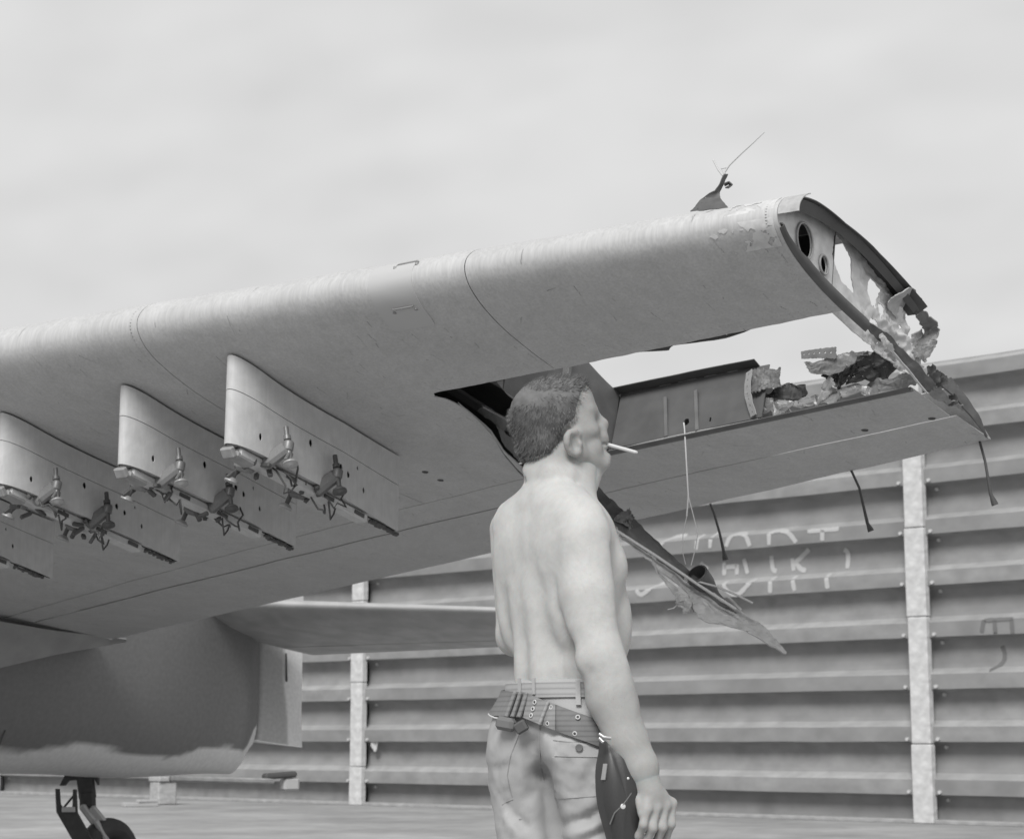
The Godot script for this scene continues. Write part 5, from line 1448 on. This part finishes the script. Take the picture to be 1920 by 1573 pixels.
	mb.box(Transform3D(Basis(Vector3(0.8, -0.15, 0.58).normalized(), Vector3(0.1, 0.98, 0.05), Vector3(-0.58, 0, 0.8)).orthonormalized(), MAN + pp), Vector3(0.050, 0.030, 0.026), 0.009)
	obj("pouch", mb, paint(0.18, 0.85, "twill", 0.05), belt)
	mb = MB.new()
	pp = on_belt.call(-0.090, -0.048, 0.02)
	mb.box(Transform3D(Basis(Vector3(0.75, 0.45, 0.4).normalized(), Vector3(-0.4, 0.9, 0.0), Vector3(-0.4, 0, 0.9)).orthonormalized(), MAN + pp), Vector3(0.03, 0.026, 0.014), 0.004)
	obj("buckle", mb, paint(0.09, 0.6, ""), belt)
	mb = MB.new()
	mb.tube([MAN + Vector3(-0.1321, 0.9836, 0.06), MAN + Vector3(-0.149, 0.9861, 0.05), MAN + Vector3(-0.161, 0.9909, 0.05), MAN + Vector3(-0.1647, 0.9956, 0.05)], [0.0022], 5)
	obj("cord_end", mb, paint(0.55, 0.7, ""), belt)
	# holster on the right hip
	var leather := paint(0.045, 0.45, "grain", 0.15, "pores", 0.3)
	mb = MB.new()
	var out := [Vector3(0.0946, 0.9361, 0.235), Vector3(0.12, 0.9316, 0.235), Vector3(0.1526, 0.9088, 0.225), Vector3(0.1686, 0.8656, 0.22), Vector3(0.17, 0.7865, 0.22), Vector3(0.1646, 0.7079, 0.22), Vector3(0.1522, 0.6523, 0.225), Vector3(0.1173, 0.6419, 0.235), Vector3(0.1061, 0.7204, 0.245), Vector3(0.0859, 0.7988, 0.25), Vector3(0.0819, 0.8661, 0.25), Vector3(0.0894, 0.9112, 0.245)]
	var far := [Vector3(0.0, 0, 0)]
	var mid := Vector3.ZERO
	for q in out:
		mid += q / out.size()
	var bulge := (R * 0.8 + Vector3(0, 0, 0.4)).normalized()
	var rows := []
	for ring in [[1.0, -0.035], [1.0, 0.0], [0.93, 0.012], [0.7, 0.024], [0.4, 0.030], [0.02, 0.032]]:
		var row := []
		for i in out.size():
			for e in 4:
				var p0: Vector3 = out[(i + out.size() - 1) % out.size()]
				var p3: Vector3 = out[(i + 2) % out.size()]
				var q: Vector3 = (out[i] as Vector3).cubic_interpolate(out[(i + 1) % out.size()], p0, p3, e / 4.0)
				row.append(MAN + mid + (q - mid) * float(ring[0]) + bulge * float(ring[1]))
		rows.append(row)
	mb.grid(rows, true)
	var hol := obj("holster", mb, leather, t)
	var face := func(p: Vector3, lift: float) -> Vector3:
		var k := clampf(1.0 - Vector2((p.x - mid.x) / 0.05, (p.y - mid.y) / 0.165).length(), 0.0, 1.0)
		return MAN + p + bulge * (lift + 0.03 * (1.0 - pow(1.0 - k, 2.2)))
	mb = MB.new()
	mb.lathe(face.call(Vector3(0.1153, 0.7971, 0.235), 0.004), bulge, [Vector2(0.0, 0.0062), Vector2(0.0015, 0.0054), Vector2(0.0022, 0.0)], 16)
	mb.lathe(face.call(Vector3(0.1265, 0.8556, 0.228), 0.004), bulge, [Vector2(0.0, 0.0035), Vector2(0.003, 0.003), Vector2(0.004, 0.0)], 12)
	obj("snap_stud", mb, paint(0.62, 0.35, "", 1.0, "", 0.3, 0.2), hol)
	mb = MB.new()
	var strap := []
	for q in [Vector3(0.1475, 0.843, 0.222), Vector3(0.133, 0.8229, 0.23), Vector3(0.1164, 0.8006, 0.237), Vector3(0.0998, 0.7829, 0.245), Vector3(0.0926, 0.7595, 0.248)]:
		strap.append(face.call(q, 0.002))
	mb.tube(strap, [0.002], 5)
	strap = []
	for q in [Vector3(0.0841, 0.8481, 0.248), Vector3(0.1051, 0.8457, 0.24), Vector3(0.1265, 0.8522, 0.228)]:
		strap.append(face.call(q, 0.002))
	mb.tube(strap, [0.0016], 5)
	obj("strap_edge", mb, paint(0.12, 0.5, ""), hol)
	mb = MB.new()
	mb.tube([MAN + Vector3(0.0768, 0.9496, 0.275), MAN + Vector3(0.0857, 0.9429, 0.28), MAN + Vector3(0.1016, 0.9406, 0.28)], [0.004], 6)
	mb.tube([MAN + Vector3(0.0768, 0.9406, 0.275), MAN + Vector3(0.0856, 0.9316, 0.28)], [0.004], 6)
	obj("belt_hook", mb, paint(0.4, 0.3, "", 1.0, "", 0.3, 0.4), hol)
	mb = MB.new()
	mb.plate(10, 4, func(u, v): return face.call((Vector3(0.0866, 0.8864, 0.25)).lerp(Vector3(0.0817, 0.8527, 0.252), u) + Vector3(0.006 * (v - 0.5), 0, 0), 0.004), null, 0.003)
	obj("holster_tab", mb, paint(0.3, 0.7, "grain", 0.1), hol)
	# boots
	for s in [-1.0, 1.0]:
		mb = MB.new()
		rows = []
		for q in [[0.0, 0.05, -0.075, 0.20], [0.025, 0.052, -0.08, 0.21], [0.06, 0.048, -0.08, 0.19], [0.10, 0.047, -0.08, 0.10], [0.16, 0.052, -0.085, 0.055]]:
			var row := []
			for i in 20:
				var g := TAU * i / 20.0
				var f := lerpf(q[2], q[3], 0.5 + 0.5 * cos(g))
				row.append(MAN + bp(0.115 * s + sin(g) * q[1], q[0], f))
			rows.append(row)
		mb.grid(rows, true)
		obj("boot", mb, leather, t)
# ---------------------------------------------------------------- mesh helpers
class MB:
	var v := PackedVector3Array()
	var n := PackedVector3Array()
	var k := PackedInt32Array()
	var c := PackedColorArray()
	var tinted := false
	var facet := false
	var uv := PackedVector2Array()
	var mapped: Variant = null   # gives each u, v of a plate its place on the texture
	var _at := Vector2.ZERO
	func pt(a: Vector3, m: Vector3) -> int:
		v.append(a)
		n.append(m)
		if tinted:
			c.append(Color.WHITE)
		if mapped != null:
			uv.append(_at)
		return v.size() - 1
	func tri(a: int, b: int, d: int) -> void:
		var g := (v[b] - v[a]).cross(v[d] - v[a])
		if g.dot(n[a] + n[b] + n[d]) > 0.0:
			k.append(a); k.append(d); k.append(b)
		else:
			k.append(a); k.append(b); k.append(d)
	func flat(p: Array) -> void:
		var m := Vector3.ZERO
		for i in p.size():
			m += (p[i] as Vector3).cross(p[(i + 1) % p.size()])
		m = m.normalized()
		var at := []
		for q in p:
			at.append(pt(q, m))
		for i in range(1, p.size() - 1):
			tri(at[0], at[i], at[i + 1])
	func box(t: Transform3D, size: Vector3, b := 0.0) -> void:
		var h := size * 0.5
		b = minf(b, minf(h.x, minf(h.y, h.z)) * 0.6)
		var ax := [0, 1, 2]
		for i in 3:
			var j: int = (i + 1) % 3
			var l: int = (i + 2) % 3
			for s in [-1.0, 1.0]:
				var p := []
				for q in [[-1, -1], [1, -1], [1, 1], [-1, 1]]:
					var w := Vector3.ZERO
					w[i] = s * h[i]
					w[j] = q[0] * (h[j] - b)
					w[l] = q[1] * (h[l] - b)
					p.append(t * w)
				flat2(p, (t.basis * unit(i, s)).normalized())
			if b > 0.0:
				for s in [-1.0, 1.0]:
					for r in [-1.0, 1.0]:
						var p := []
						for q in [[0, -1], [1, -1], [1, 1], [0, 1]]:
							var w := Vector3.ZERO
							w[i] = q[1] * (h[i] - b)
							w[j] = s * (h[j] - (b if q[0] == 0 else 0.0))
							w[l] = r * (h[l] - (0.0 if q[0] == 0 else b))
							p.append(t * w)
						flat2(p, (t.basis * (unit(j, s) + unit(l, r))).normalized())
		if b > 0.0:
			for s in [-1.0, 1.0]:
				for r in [-1.0, 1.0]:
					for q in [-1.0, 1.0]:
						var m := Vector3(s, r, q)
						var o := m * (h - Vector3(b, b, b))
						flat2([t * (o + Vector3(s * b, 0, 0)), t * (o + Vector3(0, r * b, 0)), t * (o + Vector3(0, 0, q * b))], (t.basis * m).normalized())
	func unit(i: int, s: float) -> Vector3:
		var w := Vector3.ZERO
		w[i] = s
		return w
	func flat2(p: Array, m: Vector3) -> void:
		var at := []
		for q in p:
			at.append(pt(q, m))
		for i in range(1, p.size() - 1):
			tri(at[0], at[i], at[i + 1])
	# a bar of rectangular section between two points
	func bar(a: Vector3, b: Vector3, up: Vector3, w: float, h: float, bevel := 0.002) -> void:
		var z := (b - a).normalized()
		var x := up.cross(z).normalized()
		var y := z.cross(x)
		box(Transform3D(Basis(x, y, z), (a + b) * 0.5), Vector3(w, h, (b - a).length()), bevel)
	func tube(p: Array, r: Array, sides := 8, caps := true) -> void:
		var rings := []
		var ref := Vector3(0.31, 0.87, 0.38)
		for i in p.size():
			var z: Vector3 = ((p[mini(i + 1, p.size() - 1)] as Vector3) - (p[maxi(i - 1, 0)] as Vector3)).normalized()
			if absf(z.dot(ref)) > 0.95:
				ref = Vector3(0.9, 0.1, -0.4)
			var x := ref.cross(z).normalized()
			var y := z.cross(x)
			ref = y
			var ring := []
			for j in sides:
				var a := TAU * j / sides
				var m := x * cos(a) + y * sin(a)
				ring.append(pt(p[i] + m * float(r[mini(i, r.size() - 1)]), m))
			rings.append(ring)
			if caps and (i == 0 or i == p.size() - 1):
				var e := z * (-1.0 if i == 0 else 1.0)
				var o := pt(p[i], e)
				var last := -1
				var first := -1
				for j in sides:
					var w := pt(v[ring[j]], e)
					if last >= 0:
						tri(o, last, w)
					else:
						first = w
					last = w
				tri(o, last, first)
		for i in rings.size() - 1:
			for j in sides:
				var j2: int = (j + 1) % sides
				tri(rings[i][j], rings[i][j2], rings[i + 1][j2])
				tri(rings[i][j], rings[i + 1][j2], rings[i + 1][j])
	# smooth surface through rows of points
	func grid(rows: Array, wrap := false) -> void:
		var m: int = rows.size()
		var w: int = rows[0].size()
		var at := []
		for i in m:
			var line := []
			for j in w:
				var a: Vector3 = rows[mini(i + 1, m - 1)][j] - rows[maxi(i - 1, 0)][j]
				var j1: int = (j + 1) % w if wrap else mini(j + 1, w - 1)
				var j0: int = (j + w - 1) % w if wrap else maxi(j - 1, 0)
				var b: Vector3 = rows[i][j1] - rows[i][j0]
				line.append(pt(rows[i][j], a.cross(b).normalized()))
			at.append(line)
		for i in m - 1:
			for j in (w if wrap else w - 1):
				var j2: int = (j + 1) % w
				tri(at[i][j], at[i][j2], at[i + 1][j2])
				tri(at[i][j], at[i + 1][j2], at[i + 1][j])
	# sheet of real thickness: pos(u, v) over 0..1, kept where f(u, v) > 0
	func plate(nu: int, nv: int, pos: Callable, f, th: float) -> void:
		var P := PackedVector3Array()
		var F := PackedFloat32Array()
		var M := PackedVector3Array()
		var st := nv + 1
		for i in nu + 1:
			for j in st:
				var u := float(i) / nu
				var w := float(j) / nv
				P.append(pos.call(u, w))
				F.append(f.call(u, w) if f != null else 1.0)
		for i in nu + 1:
			for j in st:
				var a := P[mini(i + 1, nu) * st + j] - P[maxi(i - 1, 0) * st + j]
				var b := P[i * st + mini(j + 1, nv)] - P[i * st + maxi(j - 1, 0)]
				M.append(a.cross(b).normalized())
		for i in nu:
			for j in nv:
				var q := [i * st + j, (i + 1) * st + j, (i + 1) * st + j + 1, i * st + j + 1]
				if F[q[0]] <= 0 and F[q[1]] <= 0 and F[q[2]] <= 0 and F[q[3]] <= 0:
					continue
				var pp := []
				var mm := []
				var tt := []
				var side := []  # where each corner lies: -1 inside, -2 on a cut, else bits of the border
				for e in 4:
					var a: int = q[e]
					var b: int = q[(e + 1) % 4]
					if F[a] > 0:
						pp.append(P[a]); mm.append(M[a]); side.append(_bits(a, nu, nv))
						tt.append(Vector2(a / st, a % st))
					if (F[a] > 0) != (F[b] > 0):
						var t := F[a] / (F[a] - F[b])
						pp.append(P[a].lerp(P[b], t)); mm.append(M[a].lerp(M[b], t).normalized())
						side.append(16 | (_bits(a, nu, nv) & _bits(b, nu, nv)))
						tt.append(Vector2(a / st, a % st).lerp(Vector2(b / st, b % st), t))
				var up := []
				var dn := []
				if facet and pp.size() > 2:
					var g := Vector3.ZERO
					for e in pp.size():
						g += ((pp[e] as Vector3) - pp[0]).cross((pp[(e + 1) % pp.size()] as Vector3) - pp[0])
					g = g.normalized() * (1.0 if g.dot(mm[0]) > 0.0 else -1.0)
					if g != Vector3.ZERO:
						for e in pp.size():
							mm[e] = (mm[e] * 0.25 + g).normalized()
				for e in pp.size():
					if mapped != null:
						_at = mapped.call(tt[e].x / nu, tt[e].y / nv)
					up.append(pt(pp[e] + mm[e] * th * 0.5, mm[e]))
					dn.append(pt(pp[e] - mm[e] * th * 0.5, -mm[e]))
				for e in range(1, pp.size() - 1):
					tri(up[0], up[e], up[e + 1])
					tri(dn[0], dn[e], dn[e + 1])
				for e in pp.size():
					var g: int = (e + 1) % pp.size()
					if side[e] & side[g]:
						flat([pp[e] + mm[e] * th * 0.5, pp[g] + mm[g] * th * 0.5, pp[g] - mm[g] * th * 0.5, pp[e] - mm[e] * th * 0.5])
	func _bits(a: int, nu: int, nv: int) -> int:
		var i := a / (nv + 1)
		var j := a % (nv + 1)
		return (1 if i == 0 else 0) | (2 if i == nu else 0) | (4 if j == 0 else 0) | (8 if j == nv else 0)
	# flat piece of any outline with thickness
	func poly(p: Array, th: float) -> void:
		var m := Vector3.ZERO
		var o := Vector3.ZERO
		for i in p.size():
			m += (p[i] as Vector3).cross(p[(i + 1) % p.size()])
			o += p[i] / float(p.size())
		m = Vector3.ZERO
		for i in p.size():
			m += ((p[i] as Vector3) - o).cross((p[(i + 1) % p.size()] as Vector3) - o)
		m = m.normalized()
		var x := ((p[1] as Vector3) - (p[0] as Vector3))
		x = (x - m * x.dot(m)).normalized()
		var y := m.cross(x)
		var f := PackedVector2Array()
		for q in p:
			f.append(Vector2((q - o).dot(x), (q - o).dot(y)))
		var ix := Geometry2D.triangulate_polygon(f)
		var up := []
		var dn := []
		for q in p:
			up.append(pt(q + m * th * 0.5, m))
			dn.append(pt(q - m * th * 0.5, -m))
		for i in range(0, ix.size(), 3):
			tri(up[ix[i]], up[ix[i + 1]], up[ix[i + 2]])
			tri(dn[ix[i]], dn[ix[i + 1]], dn[ix[i + 2]])
		for i in p.size():
			var q: Vector3 = p[i]
			var w: Vector3 = p[(i + 1) % p.size()]
			flat([q + m * th * 0.5, w + m * th * 0.5, w - m * th * 0.5, q - m * th * 0.5])
	func disc(o: Vector3, m: Vector3, r: float, th: float, sides := 14) -> void:
		tube([o - m * th * 0.5, o + m * th * 0.5], [r], sides)
	# solid of revolution round axis m; profile of Vector2(along, radius)
	func lathe(o: Vector3, m: Vector3, prof: Array, sides := 24) -> void:
		var x := m.cross(Vector3(0.3, 0.9, 0.2)).normalized()
		var y := m.cross(x)
		var rows := []
		for q in prof:
			var row := []
			for j in sides:
				var a := TAU * j / sides
				row.append(o + m * q.x + (x * cos(a) + y * sin(a)) * q.y)
			rows.append(row)
		grid(rows, true)
	func mesh() -> ArrayMesh:
		var a := []
		a.resize(Mesh.ARRAY_MAX)
		a[Mesh.ARRAY_VERTEX] = v
		a[Mesh.ARRAY_NORMAL] = n
		a[Mesh.ARRAY_INDEX] = k
		if tinted:
			a[Mesh.ARRAY_COLOR] = c
		if mapped != null:
			a[Mesh.ARRAY_TEX_UV] = uv
		var r := ArrayMesh.new()
		r.add_surface_from_arrays(Mesh.PRIMITIVE_TRIANGLES, a)
		return r

# ---------------------------------------------------------------- bodies: a field on a grid, meshed with surface nets
class Blob:
	var o: Vector3
	var h: float
	var nx: int
	var ny: int
	var nz: int
	var kk: float
	var add_to := PackedFloat32Array()
	var cut := PackedFloat32Array()
	var d := PackedFloat32Array()
	func _init(lo: Vector3, hi: Vector3, cell: float, k: float) -> void:
		o = lo
		h = cell
		kk = k
		nx = int((hi.x - lo.x) / cell) + 2
		ny = int((hi.y - lo.y) / cell) + 2
		nz = int((hi.z - lo.z) / cell) + 2
		add_to.resize(nx * ny * nz)
		cut.resize(nx * ny * nz)
	# tapered limb from a to b; minus: a crease ra wide and rb deep
	func limb(a: Vector3, b: Vector3, ra: float, rb: float, minus := false) -> void:
		var m := ra * 2.6 if minus else maxf(ra, rb) + 5.0 / kk
		var lo := ((a.min(b) - Vector3(m, m, m) - o) / h).floor()
		var hi := ((a.max(b) + Vector3(m, m, m) - o) / h).ceil()
		var ab := b - a
		var l2 := maxf(ab.length_squared(), 1e-9)
		for z in range(maxi(int(lo.z), 0), mini(int(hi.z), nz - 1) + 1):
			for y in range(maxi(int(lo.y), 0), mini(int(hi.y), ny - 1) + 1):
				var at := (z * ny + y) * nx
				for x in range(maxi(int(lo.x), 0), mini(int(hi.x), nx - 1) + 1):
					var p := o + Vector3(x, y, z) * h - a
					var t := clampf(p.dot(ab) / l2, 0.0, 1.0)
					var q := (p - ab * t).length()
					if minus:
						cut[at + x] = maxf(cut[at + x], rb * exp(-q * q / (ra * ra)))
					else:
						add_to[at + x] += exp(-kk * (q - lerpf(ra, rb, t)))
	func lump(c: Vector3, r: Vector3, turn := Basis.IDENTITY, minus := false, depth := 0.006) -> void:
		var m := 1.5 * maxf(r.x, maxf(r.y, r.z)) + 5.0 / kk
		var lo := ((c - Vector3(m, m, m) - o) / h).floor()
		var hi := ((c + Vector3(m, m, m) - o) / h).ceil()
		var inv := turn.transposed()
		for z in range(maxi(int(lo.z), 0), mini(int(hi.z), nz - 1) + 1):
			for y in range(maxi(int(lo.y), 0), mini(int(hi.y), ny - 1) + 1):
				var at := (z * ny + y) * nx
				for x in range(maxi(int(lo.x), 0), mini(int(hi.x), nx - 1) + 1):
					var q := (inv * (o + Vector3(x, y, z) * h - c)) / r
					var k0 := q.length()
					var e := exp(-kk * (k0 * (k0 - 1.0) / maxf((q / r).length(), 1e-5)))
					if minus:
						cut[at + x] = maxf(cut[at + x], depth * exp(-k0 * k0))
					else:
						add_to[at + x] += e
	func done(rough = null) -> void:
		d.resize(add_to.size())
		for i in d.size():
			var a := add_to[i]
			var s := -log(a) / kk if a > 1e-4 else 9.3 / kk
			d[i] = s + cut[i]
		if rough != null:
			for z in nz:
				for y in ny:
					var at := (z * ny + y) * nx
					for x in nx:
						if absf(d[at + x]) < 0.04:
							d[at + x] += rough.call(o + Vector3(x, y, z) * h, d[at + x])
	func sample(p: Vector3) -> float:
		var q := (p - o) / h
		if q.x < 0 or q.y < 0 or q.z < 0 or q.x >= nx - 1 or q.y >= ny - 1 or q.z >= nz - 1:
			return 0.05
		var x := int(q.x)
		var y := int(q.y)
		var z := int(q.z)
		var f := q - Vector3(x, y, z)
		var s := 0.0
		for e in 8:
			var a := e & 1
			var b := (e >> 1) & 1
			var g := e >> 2
			s += d[((z + g) * ny + y + b) * nx + x + a] * (f.x if a else 1.0 - f.x) * (f.y if b else 1.0 - f.y) * (f.z if g else 1.0 - f.z)
		return s
	func normal(p: Vector3) -> Vector3:
		var e := h * 0.8
		return Vector3(sample(p + Vector3(e, 0, 0)) - sample(p - Vector3(e, 0, 0)), sample(p + Vector3(0, e, 0)) - sample(p - Vector3(0, e, 0)), sample(p + Vector3(0, 0, e)) - sample(p - Vector3(0, 0, e))).normalized()
	# first point of the surface met from p along dir
	func meet(p: Vector3, dir: Vector3, lift := 0.0) -> Vector3:
		var t := 0.0
		while t < 1.5:
			var s := sample(p + dir * t) - lift
			if s < 0.0005:
				break
			t += maxf(s * 0.7, 0.001)
		return p + dir * t
	func net(mb: MB, place: Transform3D, tint = null) -> void:
		var id := PackedInt32Array()
		id.resize(nx * ny * nz)
		id.fill(-1)
		var sy := nx
		var sz := nx * ny
		for z in nz - 1:
			for y in ny - 1:
				var row := (z * ny + y) * nx
				for x in nx - 1:
					var i := row + x
					var a := d[i]
					var b := d[i + 1]
					var c := d[i + sy]
					var e := d[i + sy + 1]
					var f := d[i + sz]
					var g := d[i + sz + 1]
					var j := d[i + sz + sy]
					var l := d[i + sz + sy + 1]
					var neg := int(a < 0) + int(b < 0) + int(c < 0) + int(e < 0) + int(f < 0) + int(g < 0) + int(j < 0) + int(l < 0)
					if neg == 0 or neg == 8:
						continue
					var s := Vector3.ZERO
					var cnt := 0
					for q in [[a, b, 0, 0, 0, 0], [c, e, 0, 0, 1, 0], [f, g, 0, 0, 0, 1], [j, l, 0, 0, 1, 1], [a, c, 1, 0, 0, 0], [b, e, 1, 1, 0, 0], [f, j, 1, 0, 0, 1], [g, l, 1, 1, 0, 1], [a, f, 2, 0, 0, 0], [b, g, 2, 1, 0, 0], [c, j, 2, 0, 1, 0], [e, l, 2, 1, 1, 0]]:
						if (q[0] < 0) != (q[1] < 0):
							var w := Vector3(q[3], q[4], q[5])
							w[q[2]] = q[0] / (q[0] - q[1])
							s += w
							cnt += 1
					var p := o + (Vector3(x, y, z) + s / cnt) * h
					id[i] = mb.pt(place * p, (place.basis * normal(p)).normalized())
					if tint != null:
						mb.c[id[i]] = tint.call(p)
		for z in range(1, nz - 1):
			for y in range(1, ny - 1):
				for x in range(1, nx - 1):
					var i := (z * ny + y) * nx + x
					var a := d[i] < 0
					for q in [[1, sy, sz], [sy, sz, 1], [sz, 1, sy]]:
						if a != (d[i + q[0]] < 0):
							var w := [id[i], id[i - q[1]], id[i - q[1] - q[2]], id[i - q[2]]]
							if w.min() >= 0:
								mb.tri(w[0], w[1], w[2])
								mb.tri(w[0], w[2], w[3])
